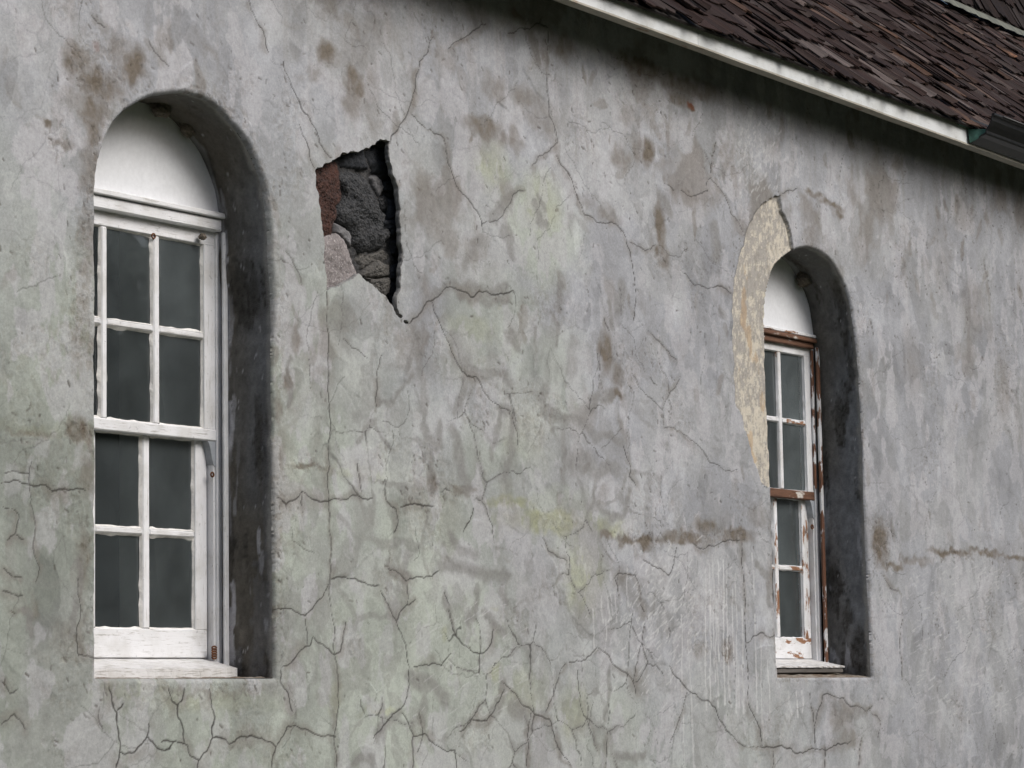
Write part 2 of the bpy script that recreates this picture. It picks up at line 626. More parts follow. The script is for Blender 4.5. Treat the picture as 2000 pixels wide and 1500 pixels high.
O1 = wobble(smooth_open([wx(*p) for p in W1], 220), .012, 40)
O2 = wobble(smooth_open([wx(*p) for p in W2], 220), .008, 44)
HOLE = [(613.6, 333.7), (628.8, 326), (646, 316), (659, 307), (669, 297), (686, 295), (702, 295), (712, 289), (726, 283), (735, 276), (749, 273.5), (760.6, 276), (759, 297), (760.6, 316), (766, 339), (775, 359), (778, 379), (780.6, 402), (780.6, 430.6), (783.5, 459), (787, 488), (785, 516.5), (783, 545), (779, 574), (777, 600), (781, 612), (791, 624), (804, 628), (804, 632), (790, 630), (780, 620), (770.6, 606), (765, 594), (755, 578), (743, 571), (732, 559.5), (723, 552), (712, 545), (703, 535), (695, 541), (683, 548), (669, 555), (654.6, 562), (639, 568), (636, 531), (634, 473.5), (631, 453.5), (626, 427.7), (621.6, 396), (618.7, 373), (616, 350)]
HOLE = jag([wx(*p) for p in HOLE], .16, 2, True, np.random.default_rng(5))
PATCH = [(1522.5, 382), (1504, 387), (1495, 394), (1479, 408), (1472.6, 419), (1463.5, 437), (1455.6, 457.5), (1453, 478), (1446.5, 491.5), (1441, 514), (1436, 537), (1432, 568.6), (1430.6, 598), (1431.7, 632), (1433, 700), (1432.7, 734), (1435.7, 762), (1436.5, 792), (1449, 812.5), (1453, 838), (1462, 863), (1468, 888.6), (1478, 914), (1488.4, 944), (1496, 949), (1507, 951), (1520, 951), (1520, 848), (1516, 747), (1514, 640), (1518, 580), (1530, 530), (1550, 505), (1556, 492), (1547, 486), (1545, 471), (1542, 451), (1538, 435), (1531.5, 421), (1525, 410), (1523, 394)]
PATCH = jag([wx(*p) for p in PATCH], .14, 3, True, np.random.default_rng(8))

# ---- wall grid : about one vertex per rendered pixel where the photograph looks
cols = [at(px, 750)[0] for px in np.r_[np.arange(-400, -40, 4), np.arange(-40, 2075, 1.75), np.arange(2075, 2500, 4)]]
ext_l = [cols[0] - d for d in (4.5, 3.2, 2.2, 1.5, 1.0, .7, .5, .35, .24, .16, .1, .06, .03)]
ext_r = [cols[-1] + d for d in (.03, .06, .1, .16, .24, .35, .5, .7, 1.0, 1.5, 2.2, 3.2, 4.5)]
XS = np.array(ext_l + cols + ext_r)
rows = list(np.arange(1.08, 4.66, .0043))
ZS = np.array([0, .3, .55, .75, .88, .96, 1.01, 1.045, 1.065] + rows + [4.68, 4.72, 4.78])
NX, NZ = len(XS), len(ZS)
X, Z = np.meshgrid(XS.astype(np.float32), ZS.astype(np.float32))
print('wall grid', NX, NZ, NX * NZ)


def pxm(x):
    """horizontal and vertical photograph pixels per metre at wall abscissa x"""
    a = to_px(np.array([[x, 0, 2.8], [x + .1, 0, 2.8], [x, 0, 2.9]]))
    return abs(a[1, 0] - a[0, 0]) * 10, abs(a[2, 1] - a[0, 1]) * 10


def win(x0, x1, z0, z1):
    i0, i1 = np.searchsorted(XS, [x0, x1]); j0, j1 = np.searchsorted(ZS, [z0, z1])
    return slice(max(j0, 0), max(j1, j0 + 1)), slice(max(i0, 0), max(i1, i0 + 1))


def line_mask(dst, P, w, soft=.6, val=1.0, warp=None, taper=False):
    """max-blend a stroke of half-width w (m) along polyline P into array dst"""
    P = np.asarray(P)
    n = len(P) - 1
    for i in range(n):
        a, b = P[i], P[i + 1]
        ww = w * (1 - .75 * abs((i + .5) / n * 2 - 1)) if taper is True else (w * taper[i] if taper is not False else w)
        mg = ww * 2.2 + .02 + (.03 if warp else 0)
        s = win(min(a[0], b[0]) - mg, max(a[0], b[0]) + mg, min(a[1], b[1]) - mg, max(a[1], b[1]) + mg)
        x, z = X[s], Z[s]
        if x.size == 0:
            continue
        if warp is not None:
            x = x + warp[0][s]; z = z + warp[1][s]
        e = b - a
        t = np.clip(((x - a[0]) * e[0] + (z - a[1]) * e[1]) / (e @ e + 1e-12), 0, 1)
        d = np.hypot(x - a[0] - t * e[0], z - a[1] - t * e[1])
        m = val * (1 - sstep(ww * (1 - soft), ww * (1 + soft), d))
        dst[s] = np.maximum(dst[s], m)


def blob(dst, px, py, rx, ry, val=1.0, ang=0.0, warp=None, p=1.0):
    c = wx(px, py); k = pxm(c[0])
    rx, ry = rx / k[0], ry / k[1]
    R = max(rx, ry) * 1.6 + .05
    s = win(c[0] - R, c[0] + R, c[1] - R, c[1] + R)
    x, z = X[s] - c[0], Z[s] - c[1]
    if warp is not None:
        x = x + warp[0][s] * 1.5; z = z + warp[1][s] * 1.5
    ca, sa = math.cos(ang), math.sin(ang)
    u, v = (x * ca + z * sa) / rx, (-x * sa + z * ca) / ry
    m = val * (1 - sstep(.35, 1.25, np.sqrt(u * u + v * v))) ** p
    dst[s] = np.maximum(dst[s], m)


# signed distances
def sd_box(P, mg):
    mn, mx = P.min(0) - mg, P.max(0) + mg
    s = win(mn[0], mx[0], mn[1], mx[1])
    D = np.full(X.shape, 9.0, np.float32)
    D[s] = poly_sd(X[s], Z[s], P)
    return D


SD1 = sd_box(O1, .12)
SD2 = sd_box(O2, .12)
SDH = sd_box(HOLE, .10)
SDP = sd_box(PATCH, .10)

# warps for organic edges
WA = ((fbm(X, Z, .06, .06, 50, 4) - .5) * .05, (fbm(X, Z, .06, .06, 57, 4) - .5) * .05)
WB = ((fbm(X, Z, .20, .20, 61, 5) - .5) * .22, (fbm(X, Z, .20, .20, 66, 5) - .5) * .22)

# ---- trowel strokes
h = (fbm(X, Z, 1.4, 1.2, 1, 3) - .5) * .030 + (fbm(X, Z, .30, .34, 9, 4) - .5) * .007
tone = np.zeros_like(X)
rs = np.random.default_rng(21)
for k in range(2300):
    cx, cz = rs.uniform(6.0, 15.0), rs.uniform(1.0, 4.7)
    L = rs.uniform(.05, .20) * (1.5 if rs.random() < .15 else 1)
    Wd = L * rs.uniform(.22, .55)
    ang = rs.normal(math.pi / 2, .65)
    s = win(cx - L * 1.1, cx + L * 1.1, cz - L * 1.1, cz + L * 1.1)
    x, z = X[s] - cx, Z[s] - cz
    if x.size < 12:
        continue
    x = x + WA[0][s] * .5; z = z + WA[1][s] * .5
    ca, sa = math.cos(ang), math.sin(ang)
    a, b = (x * ca + z * sa) / L, (-x * sa + z * ca) / Wd
    b = b + .5 * (a * a) * rs.uniform(-1, 1)
    e = np.sqrt(a * a * (1 + .35 * np.sign(a)) + b * b)
    side = sstep(-.6, .6, b * (1 if rs.random() < .5 else -1) + .6 * a)
    edge = .04 + .35 * (1 - side)
    m = 1 - sstep(1 - edge, 1.0, e)
    h0 = float(h[s].mean())
    tgt = h0 + rs.normal(0, .0006) + b * rs.normal(0, .0011) + a * rs.normal(0, .0008)
    h[s] = lerp(h[s], tgt, m * .72) + .0007 * np.exp(-((e - .97) / .05) ** 2) * side * rs.random()
    tone[s] = lerp(tone[s], rs.normal(0, 1), m * .75)

rough = np.zeros_like(X)
rough += sstep(.56, .74, fbm(X, Z, .30, .26, 70, 4)) * .55
# arrises are sandy
for SD, w in ((SD1, .11), (SD2, .05)):
    rough = np.maximum(rough, (1 - sstep(.0, w, SD)) * (.45 + .7 * sstep(.4, .62, fbm(X, Z, .10, .12, 75, 4))))
for b in ((155, 620, 32, 130, 1), (160, 460, 30, 90, .8), (150, 850, 40, 36, 1), (165, 1060, 22, 70, .9), (140, 1270, 55, 55, .8), (120, 1360, 40, 40, .6), (190, 130, 70, 90, .9), (110, 260, 40, 50, .7), (60, 500, 60, 50, .4),
          (1720, 1050, 26, 70, 1), (1250, 1050, 70, 18, 1), (1400, 1045, 90, 22, .9), (1070, 600, 60, 50, .6), (600, 905, 60, 22, .8), (860, 960, 60, 25, .8), (1090, 1010, 60, 25, .6), (40, 840, 60, 25, .7),
          (1420, 1280, 22, 30, 1), (1370, 1250, 25, 30, .8), (700, 1260, 25, 25, .5), (320, 1370, 120, 30, .5), (560, 1480, 60, 40, .6), (1870, 1085, 60, 18, .8), (1560, 420, 60, 50, .2)):
    blob(rough, *b, warp=WA)

# ---- colours (linear albedo)
LAV = np.array([.318, .324, .340]); GRN = np.array([.318, .341, .304]); GRY = np.array([.335, .338, .332])
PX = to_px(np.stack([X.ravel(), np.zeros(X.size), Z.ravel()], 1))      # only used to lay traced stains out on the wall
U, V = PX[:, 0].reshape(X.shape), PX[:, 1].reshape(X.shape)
del PX
big = fbm(X, Z, .9, .8, 80, 4) - .5
gmask = np.clip(1.15 - U / 900 + (V - 500) / 1500 + big * 1.4, 0, 1) * sstep(150, 700, V + big * 500)
for b in ((960, 330, 70, 60, .9), (1050, 430, 90, 130, .9), (960, 620, 110, 150, .75), (1060, 750, 100, 150, .7), (980, 900, 130, 90, .8), (1080, 1000, 130, 45, 1.0), (1130, 1120, 60, 90, 1.0), (920, 1080, 90, 90, .7), (1000, 1330, 130, 120, .7), (1120, 1380, 50, 90, .7), (850, 1250, 120, 120, .4), (700, 1330, 80, 60, .5)):
    blob(gmask, *b, warp=WB)
C = lerp(LAV, GRN, np.clip(gmask, 0, 1)[..., None])
C = lerp(C, GRY, (sstep(.45, .6, fbm(X, Z, .35, .35, 84, 4)) * .4)[..., None])
yel = np.zeros_like(X)
for b in ((1080, 1020, 130, 26, .9), (1140, 1130, 45, 80, .7), (1120, 1390, 35, 60, .55), (960, 320, 40, 60, .45), (1060, 400, 45, 80, .45), (990, 980, 60, 16, .8), (1190, 1030, 40, 22, .8), (745, 1390, 45, 8, .6), (660, 1370, 14, 35, .5), (868, 1235, 10, 22, .8), (968, 1310, 16, 22, .8), (965, 1190, 9, 8, .8), (890, 700, 60, 60, .25), (1010, 840, 60, 60, .25), (920, 640, 60, 30, .35), (430, 1370, 130, 25, .35), (260, 1350, 80, 16, .3), (1020, 1350, 60, 50, .35), (700, 920, 60, 20, .35), (60, 840, 80, 20, .35)):
    blob(yel, *b, warp=WA)
C = lerp(C, np.array([.295, .305, .205]), (yel * .95 * (.4 + .9 * fbm(X, Z, .05, .05, 90, 3)))[..., None])
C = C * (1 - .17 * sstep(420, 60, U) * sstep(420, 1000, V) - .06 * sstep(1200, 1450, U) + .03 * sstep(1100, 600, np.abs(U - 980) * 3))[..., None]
C = C * (1 + .34 * (fbm(X + WB[0] * .6, Z + WB[1] * .6, .42, .36, 196, 4) - .5))[..., None]
C = C * (1 + .105 * tone + .20 * big + .42 * (fbm(X, Z, .16, .2, 95, 5) - .5))[..., None]
# pale lime blooms
pale = sstep(.54, .60, fbm(X + WB[0] * .3, Z, .10, .17, 100, 5)) * (.25 + .5 * fbm(X, Z, .5, .5, 102, 2))
C = lerp(C, np.array([.42, .415, .43]), pale[..., None])
for k in range(800):
    cx, cz = rs.uniform(6.2, 14.6), rs.uniform(1.1, 4.6)
    L = rs.uniform(.02, .075); Wd = L * rs.uniform(.15, .5); ang = rs.normal(math.pi / 2 + .25, .6)
    s = win(cx - L * 1.2, cx + L * 1.2, cz - L * 1.2, cz + L * 1.2)
    x, z = X[s] - cx + WA[0][s] * .4, Z[s] - cz + WA[1][s] * .4
    if x.size < 4:
        continue
    ca, sa = math.cos(ang), math.sin(ang)
    a, b = (x * ca + z * sa) / L, (-x * sa + z * ca) / Wd
    e = np.hypot(a, b + .4 * a * a)
    m = (1 - sstep(.80, 1.0, e)) * (.35 + .65 * sstep(-1, 1, b)) * rs.uniform(.15, .8)
    tc = np.array([.43, .43, .44]) if rs.random() < .5 else np.array([.225, .215, .200])
    C[s] = lerp(C[s], tc, (m * .55)[..., None])
    if rs.random() < .6:
        h[s] += .0009 * np.exp(-((e - .95) / .10) ** 2) * sstep(-.2, 1, b) * rs.choice([-1, 1])
# vertical rain streaks below the eave
strk = sstep(.52, .75, fbm(X, Z, .035, .8, 104, 4)) * sstep(3.4, 4.4, Z) * .22
C = lerp(C, np.array([.215, .20, .18]), strk[..., None])

# brown stains
brn = np.zeros_like(X)
for b in ((150, 120, 38, 42, .75), (190, 165, 60, 40, .8), (262, 128, 34, 50, .9), (180, 215, 40, 35, .8), (180, 255, 20, 40, .8), (150, 195, 50, 30, .5), (240, 100, 45, 40, .45), (88, 245, 14, 14, .9), (120, 275, 26, 12, .55), (175, 330, 26, 80, .55), (170, 480, 24, 90, .45), (160, 640, 26, 100, .35), (158, 850, 30, 36, .8), (165, 930, 22, 50, .55), (160, 1090, 18, 70, .55), (130, 1250, 40, 40, .3),
          (640, 108, 26, 30, .85), (690, 160, 26, 40, .85), (690, 205, 26, 40, .55), (725, 190, 24, 100, .40), (700, 110, 50, 70, .3), (740, 60, 60, 40, .3), (1010, 25, 24, 30, .55), (925, 20, 40, 30, .4), (1000, 40, 40, 14, .3), (965, 165, 30, 30, .6), (1030, 190, 40, 30, .5), (945, 250, 45, 26, .75), (1000, 280, 34, 22, .6), (935, 240, 20, 20, .5), (1060, 230, 40, 40, .5), (825, 365, 34, 10, .6),
          (1100, 90, 30, 35, .7), (1250, 130, 60, 24, .9), (1340, 165, 90, 24, .75), (1330, 190, 30, 22, .7), (1265, 300, 16, 34, .95), (1215, 310, 24, 26, .55), (1245, 290, 12, 40, .6), (1290, 450, 11, 70, .95), (1300, 510, 14, 30, .7), (1230, 225, 28, 28, .35), (1265, 215, 20, 30, .45), (1145, 390, 26, 20, .35), (1190, 420, 30, 20, .5), (1350, 210, 7, 13, 1), (1590, 380, 20, 9, .9), (1625, 400, 28, 11, .95), (1640, 420, 9, 16, .9), (1660, 270, 8, 26, .8), (1500, 215, 10, 18, .6), (1500, 290, 20, 30, .3), (1680, 480, 20, 50, .3), (1900, 600, 30, 70, .35), (1780, 700, 22, 80, .3), (1960, 760, 18, 80, .35), (1840, 520, 20, 60, .25), (1740, 380, 20, 50, .3), (1880, 420, 26, 40, .3),
          (560, 740, 12, 26, .8), (575, 660, 12, 30, .6), (1185, 690, 18, 50, .95), (1205, 730, 14, 40, .6), (1207, 772, 20, 12, .8), (850, 950, 14, 26, .85), (905, 955, 30, 12, .6), (1180, 1045, 14, 14, .9), (1220, 1055, 18, 14, .95), (1255, 1060, 22, 12, .95), (1330, 1050, 60, 13, .95), (1380, 1030, 26, 20, .9), (1440, 1045, 40, 18, .85), (1480, 1010, 22, 30, .4), (1720, 1060, 20, 54, .95), (1745, 1105, 24, 10, .9), (1790, 1095, 40, 9, .6), (1860, 1080, 50, 10, .95), (1930, 1080, 50, 8, .85), (1990, 1088, 40, 8, .8), (1425, 1272, 16, 22, .8), (1370, 1270, 16, 20, .4), (1250, 1335, 26, 40, .35), (1640, 1400, 26, 36, .55), (1660, 1440, 22, 18, .5), (1510, 1130, 12, 46, .5), (600, 908, 44, 9, .7), (545, 800, 10, 40, .6), (550, 880, 10, 60, .5), (420, 1350, 120, 10, .3), (60, 848, 60, 12, .5), (30, 1190, 26, 14, .4), (60, 1190, 10, 30, .4)):
    blob(brn, *b, warp=WA)
for k in range(420):
    cx, cz = rs.uniform(6.2, 14.6), rs.uniform(2.2, 4.6)
    if rs.random() > .25 + .75 * (cz - 2.2) / 2.4:
        continue
    L = rs.uniform(.02, .10); Wd = L * rs.uniform(.25, .6); ang = rs.normal(math.pi / 2, .5)
    s = win(cx - L * 1.3, cx + L * 1.3, cz - L * 1.3, cz + L * 1.3)
    x, z = X[s] - cx + WA[0][s] * .9, Z[s] - cz + WA[1][s] * .9
    ca, sa = math.cos(ang), math.sin(ang)
    e = np.hypot((x * ca + z * sa) / L, (-x * sa + z * ca) / Wd)
    brn[s] = np.maximum(brn[s], (1 - sstep(.55, 1.0, e)) * rs.uniform(.12, .6) ** 1.2)
bn = fbm(X, Z, .035, .05, 110, 4)
gen = sstep(.60, .78, fbm(X + WB[0], Z + WB[1], .30, .40, 114, 5)) * .55 * sstep(1500, 300, V)
brn = np.maximum(brn * (.45 + 1.0 * bn), gen)
C = lerp(C, np.array([.150, .128, .104]), np.clip(brn * 1.05, 0, 1)[..., None])
blob_r = np.zeros_like(X)
for b in ((1350, 207, 5, 10, 1.0), (1010, 30, 8, 12, .4), (185, 90, 10, 10, .4)):
    blob(blob_r, *b, warp=WA)
C = lerp(C, np.array([.16, .06, .03]), (blob_r * .9)[..., None])

# damp grey trowel smears, traced
SM = [([(817, 661), (820, 720), (828, 747), (828, 787), (828, 827), (836, 861), (857, 869), (860, 832)], 10), ([(841, 885), (831, 896)], 7), ([(841, 896), (849, 928), (849, 960)], 8), ([(807, 731), (785, 749), (775, 773), (764, 789), (737, 789)], 5),
      ([(737, 821), (716, 835), (700, 861)], 6), ([(737, 832), (767, 875)], 5), ([(887, 661), (895, 707), (919, 731)], 14), ([(919, 731), (953, 731), (988, 741), (1001, 757)], 9), ([(908, 739), (905, 768), (892, 805)], 8), ([(884, 840), (895, 875), (900, 907), (911, 947)], 12),
      ([(975, 805), (969, 848), (959, 893)], 6), ([(977, 797), (999, 805), (999, 840), (999, 880), (983, 933)], 9), ([(1066, 756), (1059, 802), (1090, 815), (1133, 824), (1164, 775), (1194, 772)], 9), ([(1133, 824), (1164, 855), (1213, 867)], 9), ([(1102, 824), (1102, 885), (1099, 940)], 8),
      ([(1120, 905), (1150, 905)], 22), ([(1165, 922), (1205, 920)], 12), ([(1161, 934), (1158, 983), (1145, 1005)], 5), ([(1164, 986), (1194, 1008), (1215, 1010), (1228, 960)], 6), ([(1115, 717), (1121, 671)], 14), ([(992, 652), (1004, 667), (1010, 680)], 9), ([(944, 470), (905, 520)], 9), ([(1003, 380), (975, 410), (960, 425)], 10), ([(985, 455), (1000, 490)], 12),
      ([(1045, 400), (1055, 440), (1070, 445)], 7), ([(1050, 385), (1062, 410)], 5), ([(1095, 560), (1092, 600)], 8), ([(843, 575), (880, 556), (930, 562), (990, 560)], 9), ([(897, 580), (950, 590), (990, 585)], 7), ([(1080, 610), (1092, 650), (1088, 670)], 6), ([(1050, 690), (1046, 640)], 5), ([(1190, 590), (1195, 615), (1200, 640)], 6),
      ([(885, 1050), (900, 1080), (930, 1080)], 10), ([(760, 1110), (795, 1130)], 9), ([(860, 1110), (900, 1110), (960, 1120), (985, 1125)], 10), ([(870, 1160), (880, 1200), (890, 1230)], 6), ([(935, 1150), (925, 1200), (915, 1220)], 7), ([(945, 1195), (965, 1225), (985, 1230)], 8), ([(980, 1150), (985, 1175)], 8), ([(805, 1320), (850, 1340), (870, 1370)], 12), ([(780, 1390), (735, 1440)], 9), ([(690, 1490), (725, 1480), (728, 1500)], 7), ([(985, 1335), (975, 1370), (955, 1400)], 9), ([(1030, 1400), (1028, 1500)], 6), ([(1085, 1440), (1095, 1465)], 7), ([(1000, 1380), (1020, 1390)], 12), ([(1190, 1310), (1188, 1360), (1180, 1400)], 6), ([(1150, 1420), (1170, 1460)], 5), ([(1200, 1470), (1230, 1480), (1262, 1470)], 6), ([(1215, 1130), (1230, 1160), (1250, 1190)], 14), ([(1280, 1160), (1270, 1200)], 6),
      ([(35, 1185), (52, 1200), (58, 1240)], 7), ([(150, 1100), (148, 1180), (140, 1240)], 10), ([(566, 700), (560, 740), (565, 790)], 6), ([(1480, 1100), (1500, 1130), (1506, 1180)], 7), ([(1690, 1390), (1660, 1400)], 8), ([(1290, 380), (1310, 420)], 9), ([(1395, 440), (1400, 500)], 10), ([(1215, 560), (1208, 600)], 12)]
smr = np.zeros_like(X)
for P, w in SM:
    Q = [wx(*p) for p in P]
    k = pxm(Q[0][0])
    line_mask(smr, jag(Q, .12, 2, False, rs), w / math.sqrt(k[0] * k[1]) * .95, .62, 1.0, warp=WA)
# a net of damp veins
def vor_edge(x, z, cx_, cz_, seed):
    u, v = x / cx_, z / cz_
    iu, iv = np.floor(u).astype(int), np.floor(v).astype(int)
    f1 = np.full(x.shape, 9.0, np.float32); f2 = np.full(x.shape, 9.0, np.float32)
    t1, t2 = TAB[seed % 24], TAB[(seed + 7) % 24]
    for a in (-1, 0, 1):
        for b in (-1, 0, 1):
            pu = iu + a + t1[(iv + b) & 255, (iu + a) & 255]; pv_ = iv + b + t2[(iv + b) & 255, (iu + a) & 255]
            d_ = np.hypot(u - pu, v - pv_)
            f2 = np.minimum(f2, np.maximum(f1, d_)); f1 = np.minimum(f1, d_)
    return (f2 - f1) * min(cx_, cz_)


ve = vor_edge(X + WB[0] * .55, Z + WB[1] * .55, .30, .24, 4)
vw = .004 + .034 * sstep(.40, .68, fbm(X, Z, .22, .22, 180, 3))
vreg = sstep(520, 760, U) * (1 - .75 * sstep(1180, 1420, U)) * sstep(560, 860, V)
vreg = np.maximum(vreg, .35 * sstep(900, 1200, V))
vmask = (1 - sstep(vw * .45, vw, ve)) * sstep(.43, .53, fbm(X, Z, .35, .30, 186, 3)) * vreg
smr = np.maximum(smr, vmask * .75)
hair = (1 - sstep(.0012, .0045, ve)) * sstep(.47, .55, fbm(X, Z, .4, .35, 190, 3)) * np.maximum(vreg, .25)
# extra, untraced marks of the same kind
gsm = sstep(.592, .622, fbm(X + WB[0] * .8, Z + WB[1] * .8, .11, .20, 120, 4)) * (.25 + .75 * sstep(3.7, 2.6, Z)) * .42
gsm *= sstep(300, 650, U) * (1 - .6 * sstep(1250, 1500, U))
smr = np.maximum(smr * (.72 + .45 * bn), gsm)
C = lerp(C, np.array([.190, .184, .174]), np.clip(smr * .70, 0, 1)[..., None])
pale2 = np.zeros_like(X)
for b in ((880, 680, 26, 40, .5), (935, 745, 40, 20, .4), (1125, 700, 26, 60, .7), (1130, 760, 20, 40, .6), (1120, 850, 40, 30, .5), (930, 830, 40, 50, .45), (860, 450, 60, 60, .35), (960, 470, 26, 60, .5), (950, 530, 40, 30, .45), (1180, 940, 30, 14, .4), (830, 770, 20, 40, .3), (740, 850, 30, 30, .4), (940, 1100, 60, 16, .5), (920, 1080, 30, 30, .5), (780, 1160, 30, 40, .3), (1190, 1150, 26, 16, .8), (1365, 1150, 26, 22, .7), (1280, 1330, 30, 40, .6), (1320, 1420, 16, 60, .7), (1230, 1450, 40, 26, .6), (1480, 270, 40, 60, .5), (1430, 300, 30, 50, .3), (1510, 240, 16, 40, .5), (1260, 200, 60, 40, .4), (270, 1430, 30, 60, .4), (60, 90, 14, 40, .5), (1300, 1150, 40, 60, .55), (1360, 1290, 30, 60, .5), (1340, 1100, 60, 40, .4), (1530, 1370, 80, 24, .4), (600, 800, 20, 60, .4), (610, 1000, 40, 40, .35)):
    blob(pale2, *b, warp=WA)
C = lerp(C, np.array([.43, .435, .44]), (pale2 * .55 * (.3 + 1.1 * fbm(X, Z, .03, .05, 125, 4)))[..., None])

# white wash runs and splashes
wh = np.zeros_like(X)
for px, y0, y1, w in ((1377, 1110, 1385, 1.2), (1387, 1150, 1375, 1.1), (1392, 1100, 1330, .9), (1399, 1160, 1380, 1.4), (1402, 1095, 1290, 1.0), (1413, 1095, 1375, 1.4), (1419, 1110, 1290, 1.0), (1424, 1290, 1380, 1.0), (1431, 1150, 1300, 1.3), (1437, 1120, 1390, 1.2), (1443, 1290, 1380, 1.0), (1450, 1300, 1392, 1.3), (1475, 1200, 1390, 1.0), (1488, 1250, 1440, 1.3), (1500, 1290, 1395, 1.0), (1351, 1340, 1500, 1.6), (1335, 1380, 1480, 1.2), (1330, 1200, 1350, 1.0), (1344, 1250, 1350, 1.2), (1172, 1165, 1215, 1.2), (1184, 1160, 1210, 1.2), (1190, 1160, 1200, 1.0), (1198, 1155, 1215, 1.3), (1222, 1110, 1183, 1.1), (1180, 1210, 1250, 1.0), (1155, 1190, 1265, .9), (1540, 1350, 1395, .9), (1555, 1350, 1400, .9), (1566, 1350, 1390, .9), (1470, 1080, 1160, .8), (1450, 1190, 1300, .9), (1385, 1100, 1200, .8), (1270, 400, 500, .0)):
    if w > 0:
        Q = jag([wx(px, y0), wx(px + 2 + rs.normal(0, 1.5), (y0 + y1) / 2), wx(px + 4 + rs.normal(0, 2), y1)], .03, 4, False, rs)
        nq = np.arange(len(Q)) / (len(Q) - 1)
        line_mask(wh, Q, .0026 * w + .0018, .7, rs.uniform(.55, .95), taper=np.clip(.55 + .5 * fbm(nq * 5, nq * 0 + px, 1, 1, 127, 3) + .5 * (nq > .93), .4, 1.5))
for _ in range(330):       # spatter thrown up from the lower left
    px, py = rs.normal(1300, 42), rs.normal(1175, 62)
    if rs.random() < .35:
        px, py = rs.normal(1270, 50), rs.normal(1260, 60)
    L = rs.uniform(4, 16)
    a = math.radians(rs.normal(56, 9))
    line_mask(wh, [wx(px, py), wx(px + L * math.cos(a), py - L * math.sin(a))], rs.uniform(.0016, .004), .6, rs.uniform(.3, .75))
for _ in range(300):
    px, py = rs.uniform(1760, 2000), rs.uniform(1110, 1400)
    L = rs.uniform(4, 12); a = math.radians(rs.normal(30, 9))
    line_mask(wh, [wx(px, py), wx(px + L * math.cos(a), py - L * math.sin(a))], rs.uniform(.002, .004), .6, rs.uniform(.15, .45))
for _ in range(150):
    px, py = rs.normal(1475, 22), rs.normal(310, 38)
    L = rs.uniform(3, 9); a = math.radians(rs.normal(70, 14))
    line_mask(wh, [wx(px, py), wx(px + L * math.cos(a), py - L * math.sin(a))], rs.uniform(.0025, .006), .6, rs.uniform(.2, .6))
for _ in range(110):
    px, py = rs.uniform(800, 1030), rs.uniform(1180, 1460)
    L = rs.uniform(6, 24); a = math.radians(rs.normal(35, 7))
    line_mask(wh, [wx(px, py), wx(px + L * math.cos(a), py - L * math.sin(a))], rs.uniform(.0012, .0026), .6, rs.uniform(.15, .5))
hz = np.zeros_like(X)
for b in ((1330, 1130, 70, 70, .8), (1400, 1180, 60, 110, .7), (1350, 1270, 60, 60, .6), (1290, 1190, 50, 60, .6), (1430, 1330, 40, 60, .5), (1560, 1370, 60, 26, .5), (1900, 1200, 90, 90, .4), (1190, 1155, 26, 14, .9)):
    blob(hz, *b, warp=WB)
C = lerp(C, np.array([.45, .45, .455]), (hz * .55 * sstep(.42, .62, fbm(X, Z, .05, .10, 176, 5)))[..., None])
C = lerp(C, np.array([.56, .56, .56]), (wh * .85)[..., None])

